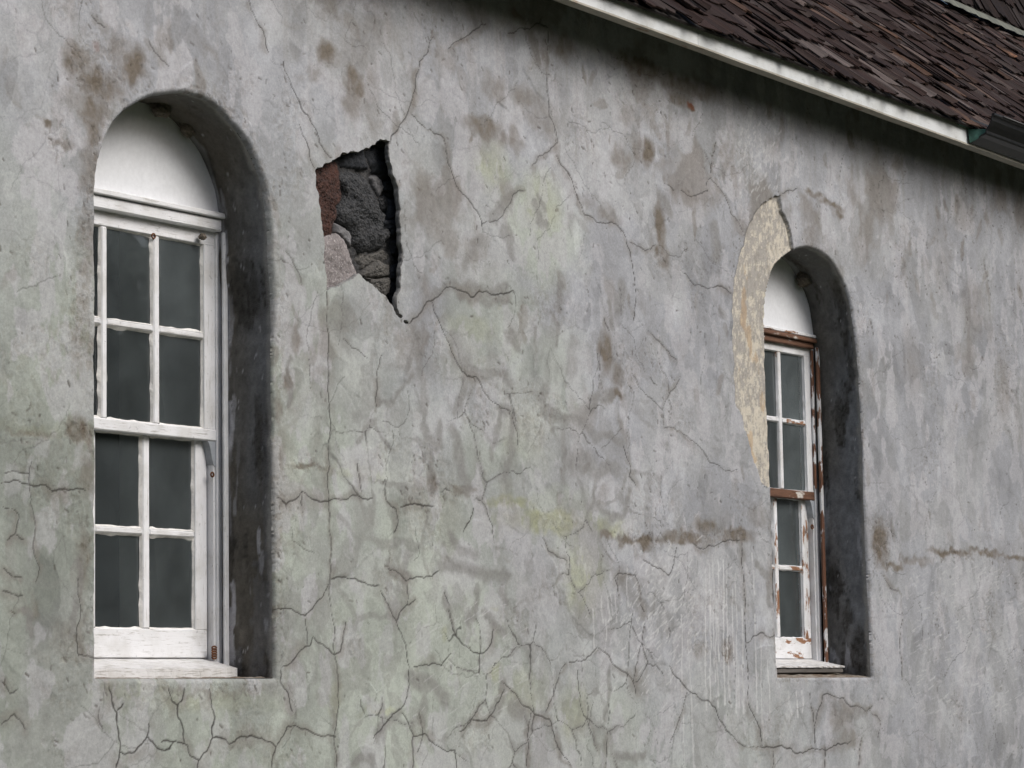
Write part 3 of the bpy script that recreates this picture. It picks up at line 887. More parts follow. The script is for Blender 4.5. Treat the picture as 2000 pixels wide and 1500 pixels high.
# ---- cracks (traced), w in relative width
CR = [
    ([(845, 72), (818, 120), (810, 156), (804, 192), (795, 219), (785, 237), (773, 258), (764, 264), (761, 279)], 1.2), ([(800, 220), (818, 240), (839, 252), (848, 262), (866, 270), (870, 294), (881, 333), (896, 372), (920, 396), (941, 429), (944, 450)], 1.2),
    ([(554, 120), (555, 136), (572, 174), (590, 216), (614, 249), (623, 279), (647, 309)], 1.3), ([(584, 243), (599, 279), (614, 330)], 1.1), ([(487, 0), (498, 33), (516, 63), (525, 102)], 1.3), ([(1058, 33), (1055, 45), (1034, 57), (1016, 54), (992, 66)], 1.0), ([(1055, 45), (1070, 54), (1071, 78), (1070, 100)], 1.1),
    ([(950, 46), (932, 55), (914, 69), (896, 80), (875, 96)], 1.0), ([(1070, 130), (1070, 180), (1073, 222), (1085, 249), (1090, 279), (1064, 300), (1040, 324)], .9), ([(943, 437), (962, 433), (983, 420), (1003, 380), (1027, 372)], 1.0),
    ([(1088, 300), (1113, 340), (1127, 380), (1143, 420), (1168, 435), (1205, 438), (1223, 463), (1232, 493), (1238, 533), (1242, 593), (1238, 627)], 1.3), ([(1230, 473), (1247, 480), (1260, 490), (1280, 477)], .9),
    ([(800, 632), (817, 617), (832, 590), (843, 587), (863, 568), (883, 562), (897, 567), (920, 580), (953, 570), (977, 573), (1003, 568)], 1.8), ([(842, 587), (857, 623), (877, 667), (893, 707), (913, 735), (932, 737), (957, 780), (980, 797), (997, 803)], 1.2),
    ([(639, 568), (640, 611), (643, 660), (643, 720), (644, 768), (643, 880), (640, 940), (644, 1040), (647, 1071), (646, 1129), (649, 1193), (655, 1279), (658, 1408), (659, 1500)], 1.1), ([(644, 1132), (632, 1166), (607, 1192), (598, 1202), (580, 1195), (540, 1190)], 1.4), ([(598, 1205), (600, 1267)], 1.0), ([(614, 1242), (607, 1261), (586, 1273), (552, 1302)], 1.3), ([(614, 1245), (635, 1261), (655, 1279), (666, 1273), (672, 1251), (678, 1212)], 1.2),
    ([(646, 1132), (681, 1130), (712, 1137), (742, 1144)], 1.4), ([(745, 1153), (761, 1187), (776, 1215), (794, 1261), (801, 1301), (801, 1340), (791, 1377), (779, 1388), (761, 1405), (730, 1442)], 1.3), ([(785, 1390), (801, 1420), (808, 1435), (807, 1475), (805, 1500)], 1.8), ([(808, 1437), (825, 1435), (834, 1435), (856, 1457), (890, 1466), (893, 1500)], 1.4), ([(820, 1390), (825, 1415), (826, 1435), (815, 1470)], 1.0),
    ([(755, 1110), (782, 1120), (794, 1135), (810, 1129), (828, 1129), (859, 1114)], 1.3), ([(795, 1135), (797, 1181), (776, 1212)], 1.3), ([(797, 1183), (813, 1169)], 1.2), ([(868, 1156), (880, 1205), (886, 1230), (902, 1255), (920, 1270), (942, 1276), (957, 1261), (963, 1230)], 1.5), ([(807, 1301), (840, 1300), (865, 1300), (886, 1276)], 1.2),
    ([(981, 1331), (1012, 1362), (1037, 1386), (1058, 1399), (1073, 1405), (1083, 1445), (1098, 1472), (1116, 1497)], 1.5), ([(896, 1429), (923, 1405), (951, 1408), (969, 1377), (985, 1347)], 1.2), ([(1037, 1393), (1031, 1439), (1027, 1500)], 1.1), ([(1055, 1049), (1067, 1074), (1104, 1095), (1104, 1117)], .8), ([(549, 1307), (549, 1331), (565, 1356), (574, 1393)], 1.3), ([(540, 1460), (561, 1420), (580, 1417), (607, 1429), (632, 1439), (656, 1439)], 1.3), ([(1104, 1294), (1092, 1316), (1083, 1347), (1064, 1393)], 1.0),
    ([(211, 1339), (217, 1368), (227, 1392), (230, 1427), (233, 1471), (226, 1500)], 2.0), ([(227, 1389), (240, 1374)], 1.8), ([(233, 1468), (258, 1471), (273, 1456), (287, 1438), (290, 1412)], 1.8), ([(287, 1438), (308, 1462), (331, 1462), (343, 1447), (325, 1446), (314, 1450)], 1.8), ([(328, 1342), (337, 1371), (347, 1377), (347, 1400), (358, 1430), (359, 1450)], 1.9), ([(347, 1377), (355, 1368), (359, 1345)], 1.5), ([(343, 1449), (366, 1456), (372, 1477), (387, 1485), (402, 1468), (415, 1441), (413, 1424), (419, 1400), (412, 1368), (409, 1345)], 1.9), ([(415, 1441), (440, 1444), (446, 1453), (475, 1439), (510, 1441), (540, 1458), (531, 1500)], 1.7), ([(387, 1485), (384, 1500)], 1.6), ([(192, 1380), (190, 1400), (200, 1425)], 1.1),
    ([(4, 990), (35, 1005), (27, 1042), (11, 1056)], .9), ([(27, 1042), (44, 1054)], .9), ([(4, 1110), (22, 1126), (40, 1128)], 1.0), ([(0, 1153), (22, 1161), (42, 1162)], 1.0), ([(0, 1330), (18, 1355), (33, 1346)], 1.0), ([(0, 1416), (26, 1394), (48, 1425)], 1.0), ([(0, 924), (60, 924)], .9), ([(0, 944), (64, 950), (88, 948), (100, 960), (164, 958)], 1.3), ([(60, 900), (62, 1000), (64, 1080), (75, 1110), (66, 1140)], .8), ([(150, 1130), (155, 1180), (148, 1240), (152, 1280), (186, 1285)], 1.0),
    ([(1450, 1055), (1450, 1101), (1453, 1141), (1456, 1212), (1457, 1261), (1462, 1334), (1463, 1374), (1486, 1423), (1491, 1457)], 1.5), ([(1462, 1460), (1508, 1460), (1548, 1463), (1591, 1462), (1628, 1456), (1664, 1448)], 1.6), ([(1591, 1460), (1592, 1420), (1584, 1377), (1581, 1350)], 1.3), ([(1592, 1420), (1606, 1359), (1630, 1360), (1664, 1380), (1692, 1390), (1704, 1377)], 1.2), ([(1512, 1463), (1512, 1500)], 1.3), ([(1612, 1460), (1611, 1500)], 1.2), ([(1683, 1439), (1676, 1500)], 1.2),
    ([(1109, 1294), (1140, 1290), (1164, 1265), (1189, 1282), (1220, 1313), (1238, 1334), (1243, 1359)], 1.3), ([(1238, 1334), (1262, 1301), (1266, 1294), (1253, 1255), (1259, 1218)], 1.2), ([(1266, 1296), (1284, 1301), (1296, 1319)], 1.0), ([(1308, 1301), (1327, 1325), (1345, 1347), (1376, 1368), (1400, 1382), (1413, 1411), (1431, 1435), (1459, 1457)], 1.4), ([(1344, 1350), (1333, 1393), (1311, 1451)], 1.0), ([(1351, 1061), (1367, 1072), (1394, 1068), (1425, 1054), (1448, 1055)], 1.3), ([(1198, 1129), (1204, 1120), (1238, 1123), (1250, 1160), (1250, 1181), (1259, 1196)], 1.1), ([(1198, 1129), (1207, 1166)], 1.3), ([(1321, 1061), (1311, 1114), (1305, 1124), (1284, 1110), (1253, 1092)], 1.2), ([(1459, 1255), (1474, 1242), (1492, 1236), (1505, 1245), (1517, 1239)], 1.3), ([(1128, 1307), (1134, 1377), (1149, 1414), (1167, 1469)], 1.0), ([(1189, 1374), (1186, 1439), (1183, 1500)], 1.1), ([(1306, 1225), (1309, 1245)], 1.4), ([(1253, 1255), (1245, 1290), (1238, 1330)], 1.0),
    ([(1398, 273), (1390, 307), (1388, 347), (1380, 357), (1382, 373), (1360, 382), (1343, 382), (1330, 372)], 1.1), ([(1297, 357), (1317, 373)], 1.2), ([(1388, 347), (1417, 387), (1427, 417), (1453, 463)], .9), ([(1333, 530), (1357, 558), (1393, 562), (1430, 575)], 1.1), ([(1522, 382), (1536, 372), (1556, 368)], 1.0), ([(1216, 867), (1231, 913), (1228, 931), (1240, 947)], 1.1), ([(1234, 726), (1265, 775), (1293, 800), (1296, 836), (1329, 842), (1360, 867), (1385, 904), (1415, 919), (1443, 919)], .9), ([(1294, 801), (1311, 763), (1329, 732)], .8), ([(1265, 645), (1290, 668), (1300, 680), (1325, 703)], .9), ([(1268, 735), (1284, 753)], 1.2), ([(1168, 690), (1172, 720), (1170, 760)], 1.1), ([(1180, 620), (1190, 645)], 1.2),
    ([(175, 25), (190, 45), (205, 55)], .9), ([(290, 75), (300, 100), (330, 130)], .9), ([(540, 970), (560, 985), (590, 960), (650, 975), (730, 972)], 1.3), ([(700, 905), (708, 960)], 1.2), ([(753, 935), (755, 975), (775, 995), (778, 1020), (770, 1040)], 1.3), ([(783, 990), (820, 985), (850, 990)], 1.5), ([(590, 960), (592, 1000)], 1.0), ([(925, 990), (920, 1010), (905, 1040)], 1.4), ([(1000, 800), (1010, 850), (1010, 870)], .8), ([(670, 660), (690, 680), (720, 700)], .8), ([(748, 690), (738, 740), (737, 800)], 1.0), ([(1700, 620), (1706, 670)], 1.0), ([(1720, 1120), (1760, 1160), (1756, 1250), (1760, 1330)], .8), ([(1700, 1390), (1720, 1410), (1714, 1440)], 1.0), ([(1805, 555), (1812, 580)], 1.0), ([(1920, 500), (1930, 560), (1936, 620)], .8), ([(1650, 300), (1640, 345)], .8), ([(1740, 1010), (1745, 1060)], .9), ([(555, 490), (580, 530), (590, 560)], .7), ([(605, 700), (610, 760)], .8)]
core = np.zeros_like(X); halo = np.zeros_like(X)
for P, w in CR:
    Q = jag([wx(*p) for p in P], .11, 4, False, rs)
    kk = np.linspace(0, 6 + 3 * rs.random(), len(Q)); jj = rs.uniform(0, 50)
    tv = np.clip(.35 + 1.3 * fbm(kk, kk * 0 + jj, 1.0, 1.0, 128, 3), .5, 1.5) * np.clip(np.minimum(np.arange(len(Q)), np.arange(len(Q))[::-1]) / 6 + .45, 0, 1)
    line_mask(core, Q, .0010 * w + .0011, .7, min(1.0, .50 + .36 * w), taper=tv)
    Qh = Q + np.array([rs.normal(0, .006), -.004])
    line_mask(halo, Qh, .013 * w, .9, .8, warp=WA, taper=tv ** 2)
# fine hairline crazing, seeded at random
for _ in range(190):
    p = np.array([rs.uniform(6.3, 14.4), rs.uniform(1.1, 4.5)])
    a = rs.uniform(-math.pi, math.pi) * .25 - math.pi / 2
    Q = [p]
    for _k in range(rs.integers(3, 9)):
        a += rs.normal(0, .45)
        Q.append(Q[-1] + .05 * np.array([math.cos(a) * 1.4, math.sin(a)]))
    line_mask(core, jag(Q, .14, 3, False, rs), .0018, .6, rs.uniform(.25, .6))
core = np.maximum(core, hair * .8)
halo *= sstep(.36, .62, fbm(X, Z, .16, .16, 130, 4))
C = lerp(C, np.array([.175, .158, .138]), (halo * .62)[..., None])
C = lerp(C, np.array([.034, .030, .027]), np.clip(core * .95, 0, 1)[..., None])
# worm-like pits and specks
pit = np.zeros_like(X)
for _ in range(8000):
    c = np.array([rs.uniform(6.3, 14.5), rs.uniform(1.1, 4.5)])
    i, j = np.searchsorted(XS, c[0]), np.searchsorted(ZS, c[1])
    i, j = min(i, NX - 1), min(j, NZ - 1)
    if rs.random() > .08 + 1.0 * rough[j, i] + .16 * (c[1] > 3.2):
        continue
    a = rs.normal(-.9, .5); L = rs.uniform(.001, .020)
    line_mask(pit, [c, c + L * np.array([math.cos(a), math.sin(a)])], rs.uniform(.0018, .0042), .6, rs.uniform(.4, 1))
C = lerp(C, np.array([.07, .058, .048]), (pit * .8)[..., None])

# ---- relief
sand = fbm(X, Z, .020, .020, 140, 3) - .5
worm = sstep(.52, .62, fbm(X, Z, .018, .024, 145, 3))
h += sand * .0010 + rough * (sand * .0040 - worm * .0018)
C = lerp(C, C * np.array([.80, .765, .72]), (np.clip(rough * worm, 0, 1) * .8)[..., None])
h -= core * .0016 + pit * .0025
# the lower coat of plaster ends in an uneven step
JL = [wx(*p) for p in [(-60, 840), (60, 850), (180, 868)]]
JM = [wx(*p) for p in [(540, 900), (640, 905), (740, 930), (850, 955), (920, 985), (1000, 985), (1130, 1015), (1180, 1045), (1260, 1062), (1380, 1046), (1500, 1052)]]
JR = [wx(*p) for p in [(1705, 1112), (1760, 1106), (1850, 1088), (1900, 1078), (2060, 1090)]]
zj = np.interp(X, [q[0] for q in JL + JM + JR], [q[1] for q in JL + JM + JR]) + WB[1] * .20
h += .002 * sstep(.012, -.012, Z - zj)
# lifted slab right of the hole, hollow shell below the eave side
sl_ = np.zeros_like(X)
blob(sl_, 830, 470, 90, 170, 1.0)
h += .010 * sl_ * sstep(-.02, .02, SDH)
# peeled patch shows an older cream coat
pm = (SDP < 0).astype(np.float32)
h = lerp(h, (h - h.mean()) * .35 - .011 + .003 * (fbm(X, Z, .03, .08, 150, 4) - .5), pm)
rim = np.zeros_like(X)
blob(rim, 1560, 440, 40, 90, 1.0)
h += .003 * rim * (1 - pm)
fl = fbm(X + WA[0] * .4, Z + WA[1] * .2, .016, .036, 155, 5, .75)
fl2 = fbm(X, Z, .20, .5, 160, 3)
cream = lerp(np.array([.335, .315, .285]), np.array([.56, .51, .42]), (sstep(.44, .58, fl + (fl2 - .5) * .6) * .85)[..., None])
cream = lerp(cream, np.array([.40, .26, .13]), (sstep(.66, .72, fbm(X, Z, .10, .2, 166, 4)) * .5)[..., None])
cream = lerp(cream, np.array([.25, .225, .195]), (sstep(.60, .68, fbm(X, Z, .012, .05, 169, 4)) * .5)[..., None])
C = lerp(C, cream, pm[..., None])
edge = np.exp(-((SDP - .002) / .005) ** 2) * (.35 + .65 * rim)
C = lerp(C, np.array([.10, .09, .08]), (edge * .8)[..., None])  # shadow gap along the lifted plaster edge, put into the colour

# ---- assemble wall : roll the surface into the window openings, break it at the hole
base_y = np.zeros_like(X)
fade = np.ones_like(X)
keep = np.ones(X.shape, bool)
for SD, r, kc in ((SD1, .020, .0058), (SD2, .012, .0115)):
    t = np.clip(r - SD, 0, r)
    base_y += np.where(SD > 0, r - np.sqrt(np.maximum(r * r - t * t, 0)), r)
    fade *= sstep(.0, .012, SD)
    keep &= SD > -kc
SX, SZ = X.copy(), Z.copy()
for SD, lo, hi, off in ((SDH, -.012, .0012, 0), (SD1, -.012, .0015, 0), (SD2, -.025, .003, 0), (SDP, -.009, 0, -.0006), (SDP, 0, .009, .0006)):
    gz_, gx_ = np.gradient(SD, ZS.astype(np.float32), XS.astype(np.float32))
    gl_ = np.sqrt(gx_ ** 2 + gz_ ** 2) + 1e-6
    near = (SD <= hi) & (SD > lo) & (gl_ > .6) & (gl_ < 1.5)
    SX[near] -= ((SD - off) * gx_ / gl_ ** 2)[near]
    SZ[near] -= ((SD - off) * gz_ / gl_ ** 2)[near]
keep &= SDH > -.0058
Yw = base_y - h * fade
FACE = keep[:-1, :-1] & keep[1:, :-1] & keep[:-1, 1:] & keep[1:, 1:]
idx = np.arange(NX * NZ, dtype=np.int32).reshape(NZ, NX)
F = np.stack([idx[:-1, :-1][FACE], idx[:-1, 1:][FACE], idx[1:, 1:][FACE], idx[1:, :-1][FACE]], 1)
used = np.zeros(NX * NZ, bool); used[F.ravel()] = True
remap = np.cumsum(used) - 1
Vw = np.stack([SX.ravel(), Yw.ravel(), SZ.ravel()], 1)[used]
me = mesh_np('wall', Vw, remap[F])
add_col(me, 'stain_shade_colour', np.clip(C.reshape(-1, 3)[used], .01, .9))
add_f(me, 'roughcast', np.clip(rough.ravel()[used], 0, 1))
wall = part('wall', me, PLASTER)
wall['label'] = 'cracked and stained grey stucco wall with lichen and whitewash runs'
del Vw, F, remap, used, idx, tone, gmask, U, V

# broken edge of the plaster round the hole
HP = np.vstack([HOLE, HOLE[:1]])
hd = np.r_[0, np.cumsum(np.hypot(*np.diff(HP, axis=0).T))]
hs_ = np.arange(0, hd[-1], .004)
HQ = np.stack([np.interp(hs_, hd, HP[:, 0]), np.interp(hs_, hd, HP[:, 1])], 1)
ci = np.clip(np.searchsorted(XS, HQ[:, 0]), 0, NX - 1); cj = np.clip(np.searchsorted(ZS, HQ[:, 1]), 0, NZ - 1)
yt = Yw[cj, ci]
for _ in range(3):
    yt = (np.roll(yt, 1) + yt + np.roll(yt, -1)) / 3
tg = np.roll(HQ, -1, 0) - np.roll(HQ, 1, 0); tg /= np.hypot(*tg.T)[:, None] + 1e-9
area = .5 * np.sum(HQ[:, 0] * np.roll(HQ[:, 1], -1) - np.roll(HQ[:, 0], -1) * HQ[:, 1])
ni = np.stack([-tg[:, 1], tg[:, 0]], 1) * np.sign(area)
V, Cc = [], []
prf = [(0, 0), (.002, .0015), (.007, .0025), (.012, .0015), (.017, .003), (.022, .001), (.026, -.003), (.040, -.02)]
m_ = len(HQ)
for k, (dy, din) in enumerate(prf):
    nn = (fbm(hs_, np.full(m_, k * .05), .012, .05, 350, 3) - .5) * .006 * (k > 0)
    q = HQ + ni * (din + nn)[:, None]
    V += [(a, b, c) for a, b, c in zip(q[:, 0], yt + dy, q[:, 1])]
    cc = np.array([.27, .265, .255]) * (.6 + .8 * fbm(hs_, np.full(m_, k * .1), .02, .1, 355, 3))[:, None]
    Cc.append(cc)
F = []
for k in range(len(prf) - 1):
    for i in range(m_):
        j = (i + 1) % m_
        F.append([k * m_ + i, k * m_ + j, (k + 1) * m_ + j, (k + 1) * m_ + i])
me = mesh_py('broken_edge', V, F, True)
add_col(me, 'stain_shade_colour', np.vstack(Cc)); add_f(me, 'roughcast', np.full(len(V), .6))
link('broken_edge', me, PLASTER, wall)

# ---- window reveals (jambs and arch soffit, then the ledge)
DEPTH = .235


def reveal(O, r, seed, blue):
    n = len(O)
    Pn = np.stack([np.interp(np.linspace(0, 1, 420), np.linspace(0, 1, len(O)), O[:, k]) for k in (0, 1)], 1)
    d = np.r_[0, np.cumsum(np.hypot(*np.diff(Pn, axis=0).T))]
    ny = 46
    ys = np.linspace(r - .0005, DEPTH + .035, ny)
    S, Y = np.meshgrid(d, ys)
    S = S.astype(np.float32); Y = Y.astype(np.float32)
    tang = np.gradient(Pn, axis=0); tang /= np.hypot(*tang.T)[:, None]
    nrm = np.stack([tang[:, 1], -tang[:, 0]], 1)          # points into the opening for this travel direction
    f = sstep(r, r + .02, Y)
    hh = ((fbm(S, Y, .16, .10, seed, 4) - .5) * .012 + (fbm(S, Y, .018, .018, seed + 3, 3) - .5) * .003) * f
    PX_ = Pn[None, :, 0] + nrm[None, :, 0] * hh
    PZ_ = Pn[None, :, 1] + nrm[None, :, 1] * hh
    V = np.stack([PX_.ravel(), Y.ravel(), PZ_.ravel()], 1)
    idx = np.arange(ny * 420).reshape(ny, 420)
    F = np.stack([idx[:-1, :-1].ravel(), idx[1:, :-1].ravel(), idx[1:, 1:].ravel(), idx[:-1, 1:].ravel()], 1)
    zz = np.broadcast_to(Pn[None, :, 1], S.shape)
    dep = (Y - r) / (DEPTH - r)
    nA = fbm(S, Y, .30, .10, seed + 6, 5); nB = fbm(S, Y, .05, .03, seed + 9, 4); nC = fbm(S, Y, .5, .2, seed + 12, 3)
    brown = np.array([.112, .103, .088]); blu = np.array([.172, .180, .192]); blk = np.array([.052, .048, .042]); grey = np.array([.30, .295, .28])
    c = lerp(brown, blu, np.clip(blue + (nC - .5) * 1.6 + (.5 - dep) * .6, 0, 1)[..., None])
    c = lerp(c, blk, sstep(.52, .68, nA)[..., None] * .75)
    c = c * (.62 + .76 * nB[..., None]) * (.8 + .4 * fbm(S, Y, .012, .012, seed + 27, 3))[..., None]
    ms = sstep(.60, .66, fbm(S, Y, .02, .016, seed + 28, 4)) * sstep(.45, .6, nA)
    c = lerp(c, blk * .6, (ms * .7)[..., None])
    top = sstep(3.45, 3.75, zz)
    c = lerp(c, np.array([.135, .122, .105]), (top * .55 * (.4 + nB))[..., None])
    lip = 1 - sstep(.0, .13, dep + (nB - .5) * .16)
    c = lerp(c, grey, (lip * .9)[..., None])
    # paint slopped off the frame, chips of whitewash
    edge = sstep(.86, .95, dep + (fbm(S, Y, .12, .03, seed + 15, 4) - .5) * .45)
    c = lerp(c, np.array([.42, .42, .44]), (edge * .65 * sstep(.42, .55, nC))[..., None])
    c = lerp(c, np.array([.5, .5, .52]), (sstep(.83, .87, fbm(S, Y, .03, .02, seed + 18, 3)) * .6)[..., None])
    c = lerp(c, np.array([.42, .43, .46]), (sstep(.73, .78, fbm(S, Y, .22, .05, seed + 20, 4)) * sstep(2.7, 2.2, zz) * .5)[..., None])
    if blue < .5:
        right = S > d[-1] * .5
        for (zc, dc, rz, rd, v) in ((2.62, .93, .10, .10, .9), (2.70, .82, .05, .06, .6), (2.17, .28, .07, .05, .9), (2.10, .22, .06, .06, .6), (1.85, .90, .16, .09, .9), (1.98, .86, .06, .05, .7), (1.74, .80, .05, .20, .5), (3.28, .95, .07, .08, .8), (3.05, .96, .12, .05, .6), (2.4, .12, .3, .10, .35), (1.9, .25, .25, .22, .45)):
            q = np.hypot((zz - zc) / rz, (dep - dc) / rd) + (fbm(S, Y, .03, .02, seed + 25, 4) - .5) * 1.3
            col = np.array([.50, .50, .53]) if v > .5 else np.array([.16, .165, .18])
            c = lerp(c, col, ((1 - sstep(.7, .95, q)) * v * .75 * right)[..., None])
    me = mesh_np('window_reveal', V, F)
    add_col(me, 'stain_shade_colour', c.reshape(-1, 3))
    add_f(me, 'roughcast', (.35 + .8 * sstep(.5, .65, nA)).ravel() * .8)
    link('window_reveal', me, PLASTER, wall)
    # ledge
    nx, nl = 130, 40
    u = np.linspace(-.012, 1.012, nx); w = np.linspace(0, 1, nl)
    UU_, WW_ = np.meshgrid(u, w)
    x0, x1 = O[0][0], O[-1][0]; z0 = (O[0][1] + O[-1][1]) / 2
    xx = x0 + (x1 - x0) * UU_; yy = (r - .004) + (DEPTH + .03 - r) * WW_
    zz = z0 + (.03 if blue < .5 else .13) * (yy - r) + (fbm(xx, yy, .05, .05, seed + 30, 4) - .5) * .012 * sstep(0, .15, WW_)
    me = mesh_np('window_ledge', np.stack([xx.ravel(), yy.ravel(), zz.ravel()], 1), np.stack([(i := np.arange(nx * nl).reshape(nl, nx))[:-1, :-1].ravel(), i[:-1, 1:].ravel(), i[1:, 1:].ravel(), i[1:, :-1].ravel()], 1))
    nb = fbm(xx, yy, .05, .03, seed + 33, 4)
    c = lerp(np.array([.30, .27, .23]), np.array([.17, .125, .09]), sstep(.35, .65, nb)[..., None])
    c = lerp(c, np.array([.08, .065, .05]), (sstep(.72, .98, UU_ + (nb - .5) * .3) * sstep(.1, .5, WW_) * .8)[..., None])
    add_col(me, 'stain_shade_colour', c.reshape(-1, 3)); add_f(me, 'roughcast', np.full(nx * nl, .5))
    link('window_ledge', me, PLASTER, wall)


reveal(O1, .020, 200, .18)
reveal(O2, .012, 230, .85)

# ---- rubble in the hole


def zp(x, y):
    return (560 + x / 3.49, 230 + y / 3.49)


def stone(outline, y, bulge, mat, amp=.008, fs=.03, seed=0, flat=.5):
    P = np.array([wx(*zp(*p), y) for p in outline])
    n = 110
    Pc = np.vstack([P, P[:1]])
    d = np.r_[0, np.cumsum(np.hypot(*np.diff(Pc, axis=0).T))]
    s = np.linspace(0, d[-1], n, endpoint=False)
    Q = np.stack([np.interp(s, d, Pc[:, 0]), np.interp(s, d, Pc[:, 1])], 1)
    for _ in range(1):
        Q = (np.roll(Q, 1, 0) + 2 * Q + np.roll(Q, -1, 0)) / 4
    ce = Q.mean(0)
    dq = Q - ce
    Q = ce + dq * (1.05 + (fbm(np.arange(n) * .1, np.zeros(n), .35, 1, 330 + seed, 3) - .5) * .16)[:, None]
    c = ce
    rings = 26
    V, F = [], []
    rho = np.r_[1.0, np.linspace(1.0, .03, rings)]
    for k, q in enumerate(rho):
        R = c + (Q - c) * q
        prof = (1 - q ** 7) * flat + np.sqrt(max(0, 1 - q * q)) * (1 - flat)
        yy = y + (.07 if k == 0 else 0) - bulge * prof
        x, z = R[:, 0], R[:, 1]
        nz = (fbm(x, z, fs, fs, 300 + seed, 4) - .5) * amp * 2 + (np.abs(fbm(x, z, fs * .5, fs * .5, 320 + seed, 4, .7) - .5)) * -amp * 3.0
        yy = yy - nz * (0 if k == 0 else 1)
        V += [(a, b, e) for a, b, e in zip(x, np.broadcast_to(yy, x.shape), z)]
    m = len(rho)
    for k in range(m - 1):
        for i in range(n):
            j = (i + 1) % n
            F.append([k * n + i, k * n + j, (k + 1) * n + j, (k + 1) * n + i])
    V.append((c[0], y - bulge, c[1]))
    for i in range(n):
        F.append([(m - 1) * n + i, (m - 1) * n + (i + 1) % n, len(V) - 1])
    me = mesh_py('stone', V, F, True)
    bm = bmesh.new(); bm.from_mesh(me); bmesh.ops.recalc_face_normals(bm, faces=bm.faces[:]); bm.to_mesh(me); bm.free()
    return link('stone', me, mat, wall)


stone([(120, 360), (250, 310), (330, 320), (350, 420), (368, 520), (350, 580), (320, 605), (330, 680), (300, 750), (300, 800), (240, 815), (160, 800), (150, 480)], .060, .030, REDST, .008, .03, 1)
stone([(330, 390), (370, 365), (430, 375), (520, 420), (555, 480), (580, 560), (610, 640), (650, 690), (620, 740), (690, 800), (640, 870), (560, 915), (470, 915), (415, 860), (395, 770), (345, 720), (318, 650), (350, 590), (365, 520), (335, 430)], .075, .050, BASALT, .011, .030, 2, .7)
stone([(335, 290), (440, 190), (500, 200), (525, 300), (545, 355), (480, 355), (420, 350), (350, 345)], .085, .030, BASALT2, .004, .05, 3)
stone([(495, 230), (560, 190), (700, 200), (715, 330), (660, 405), (570, 385), (528, 335)], .095, .035, BASALT2, .005, .05, 4, .7)
stone([(560, 190), (640, 110), (740, 130), (740, 225), (610, 205)], .080, .02, BROWNST, .005, .04, 5)
stone([(552, 410), (590, 388), (622, 420), (643, 480), (612, 545), (578, 490)], .085, .026, GREYST, .003, .04, 6)
stone([(638, 440), (710, 425), (760, 470), (720, 525), (650, 495)], .080, .026, BASALT2, .004, .04, 7)
stone([(585, 560), (640, 525), (685, 570), (665, 640), (620, 640)], .095, .03, BASALT, .006, .03, 8)
stone([(668, 560), (790, 540), (800, 690), (690, 690)], .080, .028, BASALT2, .005, .04, 9)
stone([(640, 700), (790, 690), (800, 810), (690, 815)], .080, .028, BASALT2, .005, .04, 10)
stone([(312, 715), (370, 750), (435, 800), (420, 895), (370, 835), (315, 780)], .080, .024, GREYST, .003, .05, 11, .8)
stone([(200, 830), (330, 797), (378, 830), (412, 920), (442, 1010), (480, 1100), (400, 1160), (300, 1230), (200, 1200)], .052, .030, PINKST, .004, .03, 12, .8)
stone([(425, 915), (520, 935), (640, 895), (695, 950), (640, 995), (540, 1005), (470, 1045), (430, 990)], .095, .035, BROWNST, .008, .03, 13)
stone([(545, 1000), (600, 965), (685, 1010), (685, 1085), (600, 1095), (525, 1095), (470, 1080)], .080, .030, BROWNST, .006, .03, 14, .7)
stone([(520, 1092), (600, 1102), (685, 1088), (695, 1180), (650, 1230), (580, 1190)], .075, .026, BROWNST, .006, .02, 15, .7)
stone([(690, 840), (800, 830), (810, 960), (700, 935)], .080, .026, BASALT2, .005, .04, 16)
stone([(690, 1010), (800, 970), (810, 1100), (690, 1105)], .080, .026, BASALT2, .005, .04, 17)
stone([(685, 1110), (790, 1105), (790, 1330), (700, 1290), (660, 1200)], .095, .03, BASALT, .006, .03, 18)
a0, a1 = wx(590, 640, .15), wx(830, 250, .15)
gx, gz = np.meshgrid(np.linspace(a0[0] - .05, a1[0] + .05, 60), np.linspace(a0[1] - .03, a1[1] + .06, 90))
gy = .078 + (fbm(gx, gz, .05, .05, 340, 4) - .5) * .05
ii = np.arange(60 * 90).reshape(90, 60)
link('mortar_bed', mesh_np('mortar_bed', np.stack([gx.ravel(), gy.ravel(), gz.ravel()], 1), np.stack([ii[:-1, :-1].ravel(), ii[:-1, 1:].ravel(), ii[1:, 1:].ravel(), ii[1:, :-1].ravel()], 1)), MORTAR, wall)

# ------------------------------------------------------------------ windows
YF, YS, YL = .235, .265, .2975


